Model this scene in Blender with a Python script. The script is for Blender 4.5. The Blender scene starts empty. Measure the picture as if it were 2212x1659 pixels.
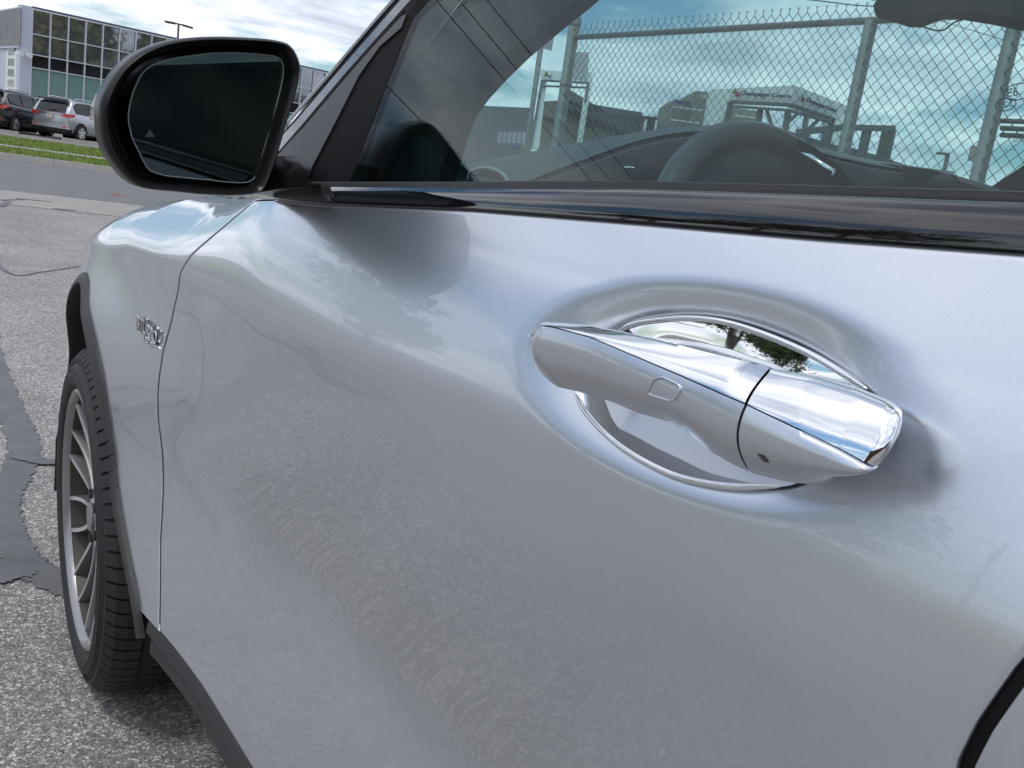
import bpy, bmesh, math, random
import numpy as np
from math import sin, cos, tan, pi, radians, atan2, sqrt, hypot
from mathutils import Vector, Matrix
random.seed(7); rng = np.random.default_rng(7)
S = bpy.context.scene
COL = S.collection

# ------------------------------------------------------------------ camera
F_PX, CX, CY = 2000.0, 1106.0, 829.5          # focal length and centre in a 2212 x 1659 grid
PITCH, ROLL, YAW = radians(12.4714), radians(8.3), radians(36.77)
CAM = Vector((-0.415, 0.0, 1.21))
fw = Vector((sin(YAW)*cos(PITCH), cos(YAW)*cos(PITCH), -sin(PITCH)))
r0 = Vector((cos(YAW), -sin(YAW), 0)); u0 = r0.cross(fw)
rt = r0*cos(ROLL) + u0*sin(ROLL); up = -r0*sin(ROLL) + u0*cos(ROLL)
cd = bpy.data.cameras.new('camera'); cam = bpy.data.objects.new('camera', cd); COL.objects.link(cam)
cd.sensor_width = 36; cd.lens = 36*F_PX/2212; cd.clip_start = 0.02; cd.clip_end = 6000
m3 = Matrix((rt, up, -fw)).transposed()
cam.matrix_world = Matrix.Translation(CAM) @ m3.to_4x4()
S.camera = cam

# ------------------------------------------------------------------ light
SUN_EL, SUN_AZ = radians(66), radians(-100)      # azimuth from +Y (car nose) towards +X
w = bpy.data.worlds.new('World'); S.world = w; w.use_nodes = True
nt = w.node_tree; N = nt.nodes; K = nt.links
for n in list(N): N.remove(n)
def wn(t, **k):
    n = N.new(t)
    for a, b in k.items(): setattr(n, a, b)
    return n
out = wn('ShaderNodeOutputWorld'); bg = wn('ShaderNodeBackground'); bg.inputs[1].default_value = 0.10
sky = wn('ShaderNodeTexSky', sky_type='NISHITA', sun_disc=False, sun_elevation=SUN_EL, sun_rotation=SUN_AZ)
sky.air_density = 1.0; sky.dust_density = 0.6; sky.ozone_density = 2.0
tc = wn('ShaderNodeTexCoord'); sep = wn('ShaderNodeSeparateXYZ'); K.new(tc.outputs['Generated'], sep.inputs[0])
def mth(op, a, b=None, c=None, clamp=False):
    n = N.new('ShaderNodeMath'); n.operation = op; n.use_clamp = clamp
    for i, v in enumerate((a, b, c)):
        if v is None: continue
        if isinstance(v, (int, float)): n.inputs[i].default_value = v
        else: K.new(v, n.inputs[i])
    return n.outputs[0]
zc = mth('MAXIMUM', sep.outputs[2], 0.0); zz = mth('ADD', zc, 0.16)
cmb = wn('ShaderNodeCombineXYZ'); K.new(mth('DIVIDE', sep.outputs[0], zz), cmb.inputs[0]); K.new(mth('DIVIDE', sep.outputs[1], zz), cmb.inputs[1])
def noise(scale, det, rough, off, dist=0.0):
    mp = wn('ShaderNodeMapping'); mp.inputs[1].default_value = off; K.new(cmb.outputs[0], mp.inputs[0])
    n = wn('ShaderNodeTexNoise'); n.inputs['Scale'].default_value = scale; n.inputs['Detail'].default_value = det
    n.inputs['Roughness'].default_value = rough; n.inputs['Distortion'].default_value = dist; K.new(mp.outputs[0], n.inputs[0]); return n.outputs[0]
cov = noise(0.75, 9, 0.58, (5.3, 0.4, 0.2), 0.3)
shd = noise(1.5, 8, 0.62, (8.2, 4.4, 1.3), 0.4)
def ramp(src, stops):
    r = N.new('ShaderNodeValToRGB'); e = r.color_ramp.elements
    while len(e) < len(stops): e.new(0.5)
    for q, (p, c) in zip(e, stops): q.position = p; q.color = (*c, 1) if len(c) == 3 else c
    K.new(src, r.inputs[0]); return r.outputs[0]
covr = ramp(cov, [(0.40, (0, 0, 0)), (0.50, (1, 1, 1))])
shade = ramp(shd, [(0.30, (0.40, 0.45, 0.53)), (0.46, (0.70, 0.75, 0.83)), (0.60, (1.0, 1.0, 1.02))])
sc = wn('ShaderNodeMix', data_type='RGBA', blend_type='MULTIPLY'); sc.inputs[0].default_value = 1.0
K.new(shade, sc.inputs[6]); sc.inputs[7].default_value = (12.8, 12.8, 13.2, 1)
sb = wn('ShaderNodeMix', data_type='RGBA', blend_type='MULTIPLY'); sb.inputs[0].default_value = 1.0
K.new(sky.outputs[0], sb.inputs[6]); sb.inputs[7].default_value = (0.95, 1.15, 1.2, 1)
mx = wn('ShaderNodeMix', data_type='RGBA'); K.new(covr, mx.inputs[0]); K.new(sb.outputs[2], mx.inputs[6]); K.new(sc.outputs[2], mx.inputs[7])
K.new(mx.outputs[2], bg.inputs[0]); K.new(bg.outputs[0], out.inputs[0])
ld = bpy.data.lights.new('sun', 'SUN'); ld.energy = 1.0; ld.angle = radians(8); ld.color = (1, .96, .9)
sun = bpy.data.objects.new('sun', ld); COL.objects.link(sun)
sd = Vector((sin(SUN_AZ)*cos(SUN_EL), cos(SUN_AZ)*cos(SUN_EL), sin(SUN_EL)))
sun.rotation_euler = sd.to_track_quat('Z', 'Y').to_euler(); sun.location = sd*30
S.view_settings.view_transform = 'Standard'; S.view_settings.look = 'None'; S.view_settings.exposure = 0.0; S.view_settings.gamma = 1.0
S.view_settings.use_curve_mapping = False
S.cycles.max_bounces = 12; S.cycles.transparent_max_bounces = 16; S.cycles.caustics_reflective = False

# ------------------------------------------------------------------ placing helpers
def ray(x, y): return fw + rt*((x-CX)/F_PX) + up*((CY-y)/F_PX)
def P(x, y, X=None, Y=None, Z=None, D=None):
    v = ray(x, y)
    t = D if D is not None else ((X-CAM.x)/v.x if X is not None else (Y-CAM.y)/v.y if Y is not None else (Z-CAM.z)/v.z)
    return CAM + v*t
def PN(x, y, p0, n):
    v = ray(x, y); return CAM + v*((p0-CAM).dot(n)/v.dot(n))
def sstep(a, b, x):
    t = min(1, max(0, (x-a)/(b-a))); return t*t*(3-2*t)
def lerp(a, b, t): return a+(b-a)*t
def interp(x, xs, ys): return float(np.interp(x, xs, ys))

# ------------------------------------------------------------------ materials
def mat(name, col, rough=0.5, metal=0.0, coat=0.0, spec=0.5, var=0.0, vscale=20.0, bump=0.0, bscale=200.0, bdist=0.002, ior=None, emit=None):
    m = bpy.data.materials.new(name); m.use_nodes = True; t = m.node_tree; b = t.nodes['Principled BSDF']
    b.inputs['Base Color'].default_value = (*col, 1); b.inputs['Roughness'].default_value = rough; b.inputs['Metallic'].default_value = metal
    b.inputs['Coat Weight'].default_value = coat; b.inputs['Coat Roughness'].default_value = 0.02; b.inputs['Specular IOR Level'].default_value = spec
    if var or bump:
        co = t.nodes.new('ShaderNodeTexCoord')
    if var:
        n = t.nodes.new('ShaderNodeTexNoise'); n.inputs['Scale'].default_value = vscale; n.inputs['Detail'].default_value = 6; n.inputs['Roughness'].default_value = .6
        t.links.new(co.outputs['Object'], n.inputs[0]); r = t.nodes.new('ShaderNodeMapRange'); r.inputs[1].default_value = .25; r.inputs[2].default_value = .75
        r.inputs[3].default_value = 1-var; r.inputs[4].default_value = 1+var; t.links.new(n.outputs[0], r.inputs[0])
        x = t.nodes.new('ShaderNodeMix'); x.data_type = 'RGBA'; x.blend_type = 'MULTIPLY'; x.inputs[0].default_value = 1
        x.inputs[6].default_value = (*col, 1); t.links.new(r.outputs[0], x.inputs[7]); t.links.new(x.outputs[2], b.inputs['Base Color'])
    if bump:
        n2 = t.nodes.new('ShaderNodeTexNoise'); n2.inputs['Scale'].default_value = bscale; n2.inputs['Detail'].default_value = 3
        t.links.new(co.outputs['Object'], n2.inputs[0]); bp = t.nodes.new('ShaderNodeBump'); bp.inputs['Strength'].default_value = bump; bp.inputs['Distance'].default_value = bdist
        t.links.new(n2.outputs[0], bp.inputs['Height']); t.links.new(bp.outputs[0], b.inputs['Normal'])
    return m
def mat_paint():
    m = bpy.data.materials.new('silver_paint'); m.use_nodes = True; t = m.node_tree; b = t.nodes['Principled BSDF']
    b.inputs['Base Color'].default_value = (.665, .70, .765, 1); b.inputs['Metallic'].default_value = .93; b.inputs['Roughness'].default_value = .29
    b.inputs['Coat Weight'].default_value = 1.0; b.inputs['Coat Roughness'].default_value = 0.0; b.inputs['Coat IOR'].default_value = 1.52
    co = t.nodes.new('ShaderNodeTexCoord')
    v = t.nodes.new('ShaderNodeTexVoronoi'); v.inputs['Scale'].default_value = 1500; t.links.new(co.outputs['Object'], v.inputs[0])
    # metal flakes: every cell of the base coat leans its own way
    vm = t.nodes.new('ShaderNodeVectorMath'); vm.operation = 'SUBTRACT'; t.links.new(v.outputs['Color'], vm.inputs[0]); vm.inputs[1].default_value = (.5, .5, .5)
    vs = t.nodes.new('ShaderNodeVectorMath'); vs.operation = 'SCALE'; vs.inputs['Scale'].default_value = .025; t.links.new(vm.outputs[0], vs.inputs[0])
    g = t.nodes.new('ShaderNodeNewGeometry'); va = t.nodes.new('ShaderNodeVectorMath'); va.operation = 'ADD'; t.links.new(g.outputs['Normal'], va.inputs[0]); t.links.new(vs.outputs[0], va.inputs[1])
    vn = t.nodes.new('ShaderNodeVectorMath'); vn.operation = 'NORMALIZE'; t.links.new(va.outputs[0], vn.inputs[0]); t.links.new(vn.outputs[0], b.inputs['Normal'])
    sv = t.nodes.new('ShaderNodeSeparateColor'); t.links.new(v.outputs['Color'], sv.inputs[0]); mr = t.nodes.new('ShaderNodeMapRange')
    mr.inputs[3].default_value = .965; mr.inputs[4].default_value = 1.035; t.links.new(sv.outputs[1], mr.inputs[0])
    fm = t.nodes.new('ShaderNodeMix'); fm.data_type = 'RGBA'; fm.blend_type = 'MULTIPLY'; fm.inputs[0].default_value = 1; fm.inputs[6].default_value = b.inputs['Base Color'].default_value[:]
    t.links.new(mr.outputs[0], fm.inputs[7]); t.links.new(fm.outputs[2], b.inputs['Base Color'])
    # orange peel on the clear coat
    n2 = t.nodes.new('ShaderNodeTexNoise'); n2.inputs['Scale'].default_value = 140; n2.inputs['Detail'].default_value = 2; t.links.new(co.outputs['Object'], n2.inputs[0])
    bp = t.nodes.new('ShaderNodeBump'); bp.inputs['Strength'].default_value = .007; bp.inputs['Distance'].default_value = .002
    t.links.new(n2.outputs[0], bp.inputs['Height']); t.links.new(bp.outputs[0], b.inputs['Coat Normal'])
    return m
def mat_glass(name, tint, refl=1.0, ior=1.5):
    m = bpy.data.materials.new(name); m.use_nodes = True; t = m.node_tree
    for n in list(t.nodes): t.nodes.remove(n)
    o = t.nodes.new('ShaderNodeOutputMaterial'); tr = t.nodes.new('ShaderNodeBsdfTransparent'); gl = t.nodes.new('ShaderNodeBsdfGlossy')
    tr.inputs[0].default_value = (*tint, 1); gl.inputs['Roughness'].default_value = 0.0; gl.inputs[0].default_value = (refl, refl, refl, 1)
    f = t.nodes.new('ShaderNodeFresnel'); g = t.nodes.new('ShaderNodeNewGeometry'); mr = t.nodes.new('ShaderNodeMapRange')
    mr.inputs[3].default_value = ior; mr.inputs[4].default_value = 1/ior; t.links.new(g.outputs['Backfacing'], mr.inputs[0]); t.links.new(mr.outputs[0], f.inputs[0]); x = t.nodes.new('ShaderNodeMixShader')
    t.links.new(f.outputs[0], x.inputs[0]); t.links.new(tr.outputs[0], x.inputs[1]); t.links.new(gl.outputs[0], x.inputs[2]); t.links.new(x.outputs[0], o.inputs[0])
    return m
def mat_chips(name, dark, light, scale, thr=.5, strength=.8):
    """worn asphalt: pale stone chips set in a darker binder"""
    m = bpy.data.materials.new(name); m.use_nodes = True; t = m.node_tree; b = t.nodes['Principled BSDF']; L = t.links
    b.inputs['Roughness'].default_value = .85
    co = t.nodes.new('ShaderNodeTexCoord')
    wp = t.nodes.new('ShaderNodeTexNoise'); wp.inputs['Scale'].default_value = scale*.8; L.new(co.outputs['Object'], wp.inputs[0])
    ad = t.nodes.new('ShaderNodeMix'); ad.data_type = 'VECTOR'; ad.inputs[0].default_value = .012; L.new(co.outputs['Object'], ad.inputs[4]); L.new(wp.outputs['Color'], ad.inputs[5])
    v = t.nodes.new('ShaderNodeTexVoronoi'); v.inputs['Scale'].default_value = scale; v.inputs['Randomness'].default_value = 1; L.new(ad.outputs[1], v.inputs[0])
    v2 = t.nodes.new('ShaderNodeTexVoronoi'); v2.feature = 'DISTANCE_TO_EDGE'; v2.inputs['Scale'].default_value = scale; L.new(ad.outputs[1], v2.inputs[0])
    sp = t.nodes.new('ShaderNodeSeparateColor'); L.new(v.outputs['Color'], sp.inputs[0])
    cr = t.nodes.new('ShaderNodeValToRGB'); e = cr.color_ramp.elements; e[0].position = 0; e[0].color = (*dark, 1); e[1].position = 1; e[1].color = (*light, 1)
    q = e.new(thr); q.color = (*[lerp(a, c, .35) for a, c in zip(dark, light)], 1); L.new(sp.outputs[0], cr.inputs[0])
    ed = t.nodes.new('ShaderNodeMapRange'); ed.inputs[1].default_value = 0; ed.inputs[2].default_value = .08; L.new(v2.outputs[0], ed.inputs[0])
    big = t.nodes.new('ShaderNodeTexNoise'); big.inputs['Scale'].default_value = 1.3; big.inputs['Detail'].default_value = 6; L.new(co.outputs['Object'], big.inputs[0])
    br = t.nodes.new('ShaderNodeMapRange'); br.inputs[1].default_value = .3; br.inputs[2].default_value = .7; br.inputs[3].default_value = .82; br.inputs[4].default_value = 1.15; L.new(big.outputs[0], br.inputs[0])
    mx = t.nodes.new('ShaderNodeMix'); mx.data_type = 'RGBA'; L.new(ed.outputs[0], mx.inputs[0]); mx.inputs[6].default_value = (*[d*.6 for d in dark], 1); L.new(cr.outputs[0], mx.inputs[7])
    m2 = t.nodes.new('ShaderNodeMix'); m2.data_type = 'RGBA'; m2.blend_type = 'MULTIPLY'; m2.inputs[0].default_value = 1; L.new(mx.outputs[2], m2.inputs[6]); L.new(br.outputs[0], m2.inputs[7])
    L.new(m2.outputs[2], b.inputs['Base Color'])
    mu = t.nodes.new('ShaderNodeMath'); mu.operation = 'MULTIPLY'; L.new(ed.outputs[0], mu.inputs[0]); L.new(sp.outputs[1], mu.inputs[1])
    bp = t.nodes.new('ShaderNodeBump'); bp.inputs['Strength'].default_value = strength; bp.inputs['Distance'].default_value = .006; L.new(mu.outputs[0], bp.inputs['Height']); L.new(bp.outputs[0], b.inputs['Normal'])
    return m
PAINT = mat_paint()
CHROME = mat('chrome', (.86, .87, .88), .025, 1.0)
CHROME_S = mat('satin_chrome', (.62, .63, .65), .16, 1.0)
BLACK = mat('textured_black_plastic', (.006, .006, .007), .30, spec=.38, bump=.15, bscale=900, bdist=.0005)
CLAD = mat('grey_black_cladding', (.035, .036, .038), .55, bump=.3, bscale=700, bdist=.0008, var=.15, vscale=8)
GLOSS = mat('gloss_black_trim', (.008, .008, .010), .04, coat=1.0)
RUBBER = mat('tyre_rubber', (.024, .024, .026), .72, var=.35, vscale=14, bump=.3, bscale=400, bdist=.0006)
SEAL = mat('black_rubber_seal', (.010, .010, .011), .5)
SEALD = mat('matt_black_seal', (.006, .006, .007), .75, spec=.2)
JAMB = mat('dark_inner_body', (.010, .010, .011), .8)
RIMM = mat('machined_alloy', (.86, .86, .88), .22, .85)
RIMD = mat('grey_painted_alloy', (.30, .30, .31), .35, .6, coat=.6)
DISC = mat('brake_steel', (.18, .17, .17), .4, 1.0)
GLASS = mat_glass('green_side_glass', (.83, .95, .945), .55)
WSGLASS = mat_glass('green_windscreen_glass', (.86, .94, .94), .5)
MIRR = mat('dimmed_mirror_glass', (.05, .058, .057), .0, 1.0)
DASHT = mat('dash_leather_sky_lit', (.042, .048, .048), .55, bump=.0, bscale=600, bdist=.0008)  # sky sheen on the dash top put into this paler colour
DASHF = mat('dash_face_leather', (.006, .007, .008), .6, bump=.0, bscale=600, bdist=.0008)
STITCH = mat('grey_thread', (.22, .24, .24), .7)
INTR = mat('dark_interior_trim', (.008, .009, .010), .8)
AMBER = mat('clear_signal_lens', (.42, .30, .24), .08, coat=1)
REDL = mat('red_lamp_lens', (.55, .02, .03), .12, coat=1)
WHITE = mat('white_paint', (.78, .79, .80), .5, var=.04, vscale=3)
GALV = mat('galvanised_steel', (.24, .255, .25), .6, .35, var=.3, vscale=14)
GALVW = mat('galvanised_wire', (.11, .118, .12), .55, .4)
CONC = mat('concrete', (.40, .385, .36), .9, var=.12, vscale=2.5, bump=.3, bscale=80, bdist=.003)
GUTTER = mat('worn_concrete', (.33, .31, .29), .9, var=.18, vscale=3, bump=.4, bscale=60, bdist=.004)
LOT = mat_chips('chip_seal_asphalt', (.23, .216, .206), (.76, .73, .70), 145, .62)
ROAD = mat('street_asphalt', (.17, .17, .178), .85, var=.14, vscale=2.2, bump=.4, bscale=90, bdist=.004)
LOT2 = mat('far_lot_asphalt', (.22, .205, .195), .9, var=.15, vscale=.8)
TAR = mat('crack_sealant', (.14, .14, .147), .6, var=.22, vscale=9, bump=.35, bscale=60, bdist=.003)
GRASS = mat('lawn', (.17, .22, .05), .9, var=.4, vscale=9)
GRASSB = mat('grass_blades', (.19, .26, .055), .8, var=.3, vscale=2)
BRICK = mat('brown_brick_wall', (.10, .050, .034), .85, var=.2, vscale=5)
CGLASS = mat('reflective_curtain_glass', (.26, .28, .31), .03, .8)
CDARK = mat('dark_spandrel', (.012, .013, .018), .08, coat=.3)
CGREEN = mat('green_spandrel_glass', (.22, .38, .36), .12, .3, coat=.5)
MULL = mat('white_mullion', (.62, .64, .68), .5)
PANEL = mat('pale_blue_panel', (.52, .56, .66), .5, var=.05, vscale=1)
GSIDE = mat('ribbed_grey_panel', (.23, .23, .24), .6, var=.15, vscale=1.5)

# ------------------------------------------------------------------ object helpers
def link(name, me, m, parent=None, smooth=False):
    o = bpy.data.objects.new(name, me); COL.objects.link(o)
    if m and not me.materials: me.materials.append(m)
    if smooth:
        me.polygons.foreach_set('use_smooth', [True]*len(me.polygons)); me.update()
    if parent:
        o.parent = parent; o.matrix_parent_inverse = WM(parent).inverted()
    return o
def WM(o):
    m = o.matrix_basis.copy()
    if o.parent: m = WM(o.parent) @ o.matrix_parent_inverse @ m
    return m
def mesh(name, vs, fs, m, parent=None, smooth=False, fix=True):
    me = bpy.data.meshes.new(name); me.from_pydata([tuple(v) for v in vs], [], fs); me.validate()
    if fix:
        b = bmesh.new(); b.from_mesh(me); bmesh.ops.recalc_face_normals(b, faces=b.faces); b.to_mesh(me); b.free()
    return link(name, me, m, parent, smooth)
def autos(o, ang=35):
    me = o.data; b = bmesh.new(); b.from_mesh(me)
    for f in b.faces: f.smooth = True
    for e in b.edges:
        if len(e.link_faces) == 2 and e.calc_face_angle(0) > radians(ang): e.smooth = False
    b.to_mesh(me); b.free(); return o
def thing(name, label, cat, loc=(0, 0, 0), group=None):
    o = bpy.data.objects.new(name, None); COL.objects.link(o); o.location = loc; o.empty_display_size = .1
    o['label'] = label; o['category'] = cat
    if group: o['group'] = group
    return o
def tag(o, label=None, cat=None, group=None, kind=None):
    for k, v in (('label', label), ('category', cat), ('group', group), ('kind', kind)):
        if v: o[k] = v
    return o
class MB:
    def __init__(s): s.v = []; s.f = []
    def add(s, vs, fs):
        n = len(s.v); s.v += [tuple(v) for v in vs]; s.f += [tuple(i+n for i in f) for f in fs]; return s
    def box(s, a, b):
        (x0, y0, z0), (x1, y1, z1) = a, b
        return s.add([(x0,y0,z0),(x1,y0,z0),(x1,y1,z0),(x0,y1,z0),(x0,y0,z1),(x1,y0,z1),(x1,y1,z1),(x0,y1,z1)],
                     [(0,3,2,1),(4,5,6,7),(0,1,5,4),(1,2,6,5),(2,3,7,6),(3,0,4,7)])
    def prism(s, pts, d):
        pts = [Vector(p) for p in pts]; d = Vector(d); n = len(pts)
        return s.add(pts+[p+d for p in pts], [tuple(range(n)), tuple(range(2*n-1, n-1, -1))]+[(i, (i+1) % n, (i+1) % n+n, i+n) for i in range(n)])
    def beam(s, a, b, wd, ht, upv=(0, 0, 1)):
        a = Vector(a); b = Vector(b); d = (b-a).normalized(); sd = d.cross(Vector(upv))
        if sd.length < 1e-4: sd = d.cross(Vector((1, 0, 0)))
        sd.normalize(); u = sd.cross(d); q = [sd*wd/2+u*ht/2, -sd*wd/2+u*ht/2, -sd*wd/2-u*ht/2, sd*wd/2-u*ht/2]
        return s.add([a+x for x in q]+[b+x for x in q], [(0,1,2,3),(7,6,5,4),(0,4,5,1),(1,5,6,2),(2,6,7,3),(3,7,4,0)])
    def tube(s, pts, r, n=8, closed=False, caps=True):
        pts = [Vector(p) for p in pts]; m = len(pts); rs = r if isinstance(r, (list, tuple)) else [r]*m
        vs = []; prev = None
        for i, p in enumerate(pts):
            if closed: d = pts[(i+1) % m]-pts[i-1]
            else: d = pts[min(i+1, m-1)]-pts[max(i-1, 0)]
            d.normalize()
            if prev is None:
                a = d.cross(Vector((0, 0, 1)));
                if a.length < .05: a = d.cross(Vector((1, 0, 0)))
            else: a = prev-d*prev.dot(d)
            a.normalize(); prev = a; b = d.cross(a)
            for k in range(n): t = 2*pi*k/n; vs.append(p+(a*cos(t)+b*sin(t))*rs[i])
        fs = []
        for i in range(m if closed else m-1):
            j = (i+1) % m
            for k in range(n): fs.append((i*n+k, i*n+(k+1) % n, j*n+(k+1) % n, j*n+k))
        if caps and not closed: fs += [tuple(range(n-1, -1, -1)), tuple(range((m-1)*n, m*n))]
        return s.add(vs, fs)
    def build(s, name, m, parent=None, smooth=False, ang=None):
        o = mesh(name, s.v, s.f, m, parent, smooth)
        return autos(o, ang) if ang else o
def grid(name, rows, m, parent=None, smooth=True, closed=False, capends=False, fix=True, thick=0.0):
    nr = len(rows); nc = len(rows[0]); vs = [p for r in rows for p in r]; fs = []
    for i in range(nr-1):
        for j in range(nc if closed else nc-1):
            k = (j+1) % nc; fs.append((i*nc+j, i*nc+k, (i+1)*nc+k, (i+1)*nc+j))
    if capends: fs += [tuple(range(nc-1, -1, -1)), tuple(range((nr-1)*nc, nr*nc))]
    o = mesh(name, vs, fs, m, parent, smooth, fix)
    if thick:
        md = o.modifiers.new('thickness', 'SOLIDIFY'); md.thickness = thick; md.offset = 0
    return o
def crv(pts, n):
    """smooth resample of a polyline (Catmull-Rom), n points"""
    P_ = [Vector(p) for p in pts]; m = len(P_); o = []
    for k in range(n):
        t = k/(n-1)*(m-1); i = min(int(t), m-2); u = t-i
        a = P_[max(i-1, 0)]; b = P_[i]; c = P_[i+1]; d = P_[min(i+2, m-1)]
        o.append(.5*((2*b)+(c-a)*u+(2*a-5*b+4*c-d)*u*u+(3*b-a-3*c+d)*u**3))
    return o
def text(name, s, size, org, xdir, ydir, m, parent, depth=.002, width=None):
    cu = bpy.data.curves.new(name, 'FONT'); cu.body = s; cu.size = 1.0; cu.extrude = 0; cu.resolution_u = 3
    o = bpy.data.objects.new(name, cu); COL.objects.link(o); bpy.context.view_layer.update()
    me = bpy.data.meshes.new_from_object(o.evaluated_get(bpy.context.evaluated_depsgraph_get())); bpy.data.objects.remove(o)
    b = bmesh.new(); b.from_mesh(me); g = bmesh.ops.extrude_face_region(b, geom=b.faces[:])
    for v in g['geom']:
        if isinstance(v, bmesh.types.BMVert): v.co.z += 1
    xs = [v.co.x for v in b.verts]; x0, x1 = min(xs), max(xs); X = Vector(xdir).normalized(); Yv = Vector(ydir).normalized(); Z = X.cross(Yv).normalized()
    sx = (width/(x1-x0)) if width else size
    for v in b.verts: v.co = Vector(org)+X*((v.co.x-x0)*sx)+Yv*(v.co.y*size)+Z*(v.co.z*depth)
    bmesh.ops.recalc_face_normals(b, faces=b.faces); b.to_mesh(me); b.free(); me.name = name
    return link(name, me, m, parent)

# ================================================================== SETTING
def gp(x, y, z=0.0): return P(x, y, Z=z)
SL = -0.36                                                 # the street crosses at this slope
def cut(px, py, z=0.0):
    p = gp(px, py, z); return lambda x, p=p: p.y+(x-p.x)*SL
l_apr = lambda x: gp(0, 440).y+(x-gp(0, 440).x)*-.25
l0 = lambda x: gp(0, 410).y+(x-gp(0, 410).x)*-.25
l1 = cut(0, 342); l2 = lambda x: l1(x)+.16; l3 = lambda x: l1(x)+3.4; l4 = lambda x: l1(x)+5.3; l5 = lambda x: l1(x)+12.0
XW, XE = -70.0, 52.0
def strip(name, a, b, z, m, x0=XW, x1=XE, n=40):
    vs = []; fs = []
    for i in range(n+1):
        x = lerp(x0, x1, i/n); vs += [(x, a(x), z), (x, b(x), z)]
    for i in range(n): fs.append((2*i, 2*i+2, 2*i+3, 2*i+1))
    return tag(mesh(name, vs, fs, m), kind='structure')
base = mesh('terrain', [(-2500, -2500, -.03), (2500, -2500, -.03), (2500, 2500, -.03), (-2500, 2500, -.03)], [(0, 1, 2, 3)], LOT2); tag(base, kind='structure')
strip('parking_lot', lambda x: -60.0, l_apr, 0.0, LOT)
strip('concrete_apron', l_apr, l0, 0.004, GUTTER)
strip('road', l0, l1, -.012, ROAD)
kb = MB()
for i in range(40):
    x0 = -22+i*1.5; x1 = x0+1.492
    a0, a1 = l1(x0), l1(x1)
    kb.add([(x0,a0,-.02),(x1,a1,-.02),(x1,a1+.17,-.02),(x0,a0+.17,-.02),(x0,a0+.02,.13),(x1,a1+.02,.13),(x1,a1+.17,.13),(x0,a0+.17,.13)],
           [(0,3,2,1),(4,5,6,7),(0,1,5,4),(1,2,6,5),(2,3,7,6),(3,0,4,7)])
tag(kb.build('kerb', CONC), kind='structure')
strip('grass_verge', lambda x: l1(x)+.165, l3, .125, GRASS)
strip('pavement', l3, l4, .13, CONC)
strip('lawn', l4, l5, .14, GRASS)
strip('far_parking_lot', l5, lambda x: 110.0, .05, LOT2)
# blades on both lawns
def blades(name, fa, fb, x0, x1, n, z):
    b = MB(); xs = rng.uniform(x0, x1, n); ts = rng.uniform(0, 1, n); an = rng.uniform(0, pi, n); hs = rng.uniform(.03, .09, n)
    vs = []; fs = []
    for x, t, a, h in zip(xs, ts, an, hs):
        y = lerp(fa(x), fb(x), t); k = len(vs); dx, dy = cos(a)*.02, sin(a)*.02
        vs += [(x-dx, y-dy, z-.01), (x+dx, y+dy, z-.01), (x+dy*1.2, y-dx*1.2, z+h)]; fs.append((k, k+1, k+2))
    o = mesh(name, vs, fs, GRASSB, fix=False); tag(o, kind='stuff'); return o
tag(blades('grass', l4, l5, 0, 10, 26000, .14), 'short mown grass covering the lawn behind the pavement', 'grass')
tag(blades('grass', lambda x: l1(x)+.2, l3, 0, 8, 12000, .125), 'thin strip of grass between kerb and pavement', 'grass')
# cracked edge of the apron
ck = MB()
for (a, b, wd) in (((0, 433), (48, 432), .10), ((40, 430), (110, 437), .08), ((118, 452), (160, 456), .10), ((0, 447), (20, 436), .07)):
    p, q = gp(*a), gp(*b); pts = [p.lerp(q, t/6)+Vector((0, random.uniform(-.05, .05), 0)) for t in range(7)]
    for i in range(6): ck.beam(pts[i]+Vector((0, 0, .004)), pts[i+1]+Vector((0, 0, .004)), wd*random.uniform(.5, 1.3), .012)
tag(ck.build('apron_crack', TAR), kind='structure')

rm = MB()
for a, b_, w_ in (((240, 417), (262, 420), .10), ((258, 418), (272, 423), .05), ((246, 421), (254, 419), .06)): rm.beam(gp(*a)+Vector((0, 0, -.008)), gp(*b_)+Vector((0, 0, -.008)), w_, .004)
tag(rm.build('spray_mark', mat('faded_red_spray', (.42, .12, .12), .8)), kind='structure')
# tar sealed cracks: irregular ribbons 4 mm proud of the chips
def ribbon(name, pts, ws, n=60, z=.004, ends=True):
    c = crv(pts, n); vs = []; fs = []
    for i, p in enumerate(c):
        d = (c[min(i+1, n-1)]-c[max(i-1, 0)]).normalized(); s_ = Vector((-d.y, d.x, 0))
        wv = interp(i/(n-1), np.linspace(0, 1, len(ws)), ws)
        ja = .035*sin(i*.9+n)+.03*sin(i*2.3+1)+random.uniform(-.05, .05); jb = .04*sin(i*.7+2*n)+.03*sin(i*1.9)+random.uniform(-.05, .05)
        a = p+s_*wv*(.5+ja); b = p-s_*wv*(.5+jb)
        vs += [(a.x, a.y, z), (b.x, b.y, z)]
    for i in range(n-1): fs.append((2*i, 2*i+1, 2*i+3, 2*i+2))
    return tag(mesh(name, vs, fs, TAR), kind='structure')
def gpl(l): return [gp(*q) for q in l]
ribbon('tar_seal', gpl([(-70, 560), (-45, 680), (-16, 790), (18, 880), (52, 960), (38, 1020), (6, 1075), (8, 1140), (45, 1205), (95, 1245), (180, 1280), (300, 1300)]), [.15, .14, .12, .11, .11, .10, .11, .11, .10, .10, .10, .10], 260)
ribbon('tar_seal', gpl([(45, 985), (90, 1000), (150, 1002), (230, 1000)]), [.10, .06, .05, .05], 40, .008)
ribbon('tar_seal', gpl([(-140, 1250), (-60, 1245), (20, 1235), (60, 1225)]), [.16, .15, .13, .1], 40, .0065)
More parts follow.
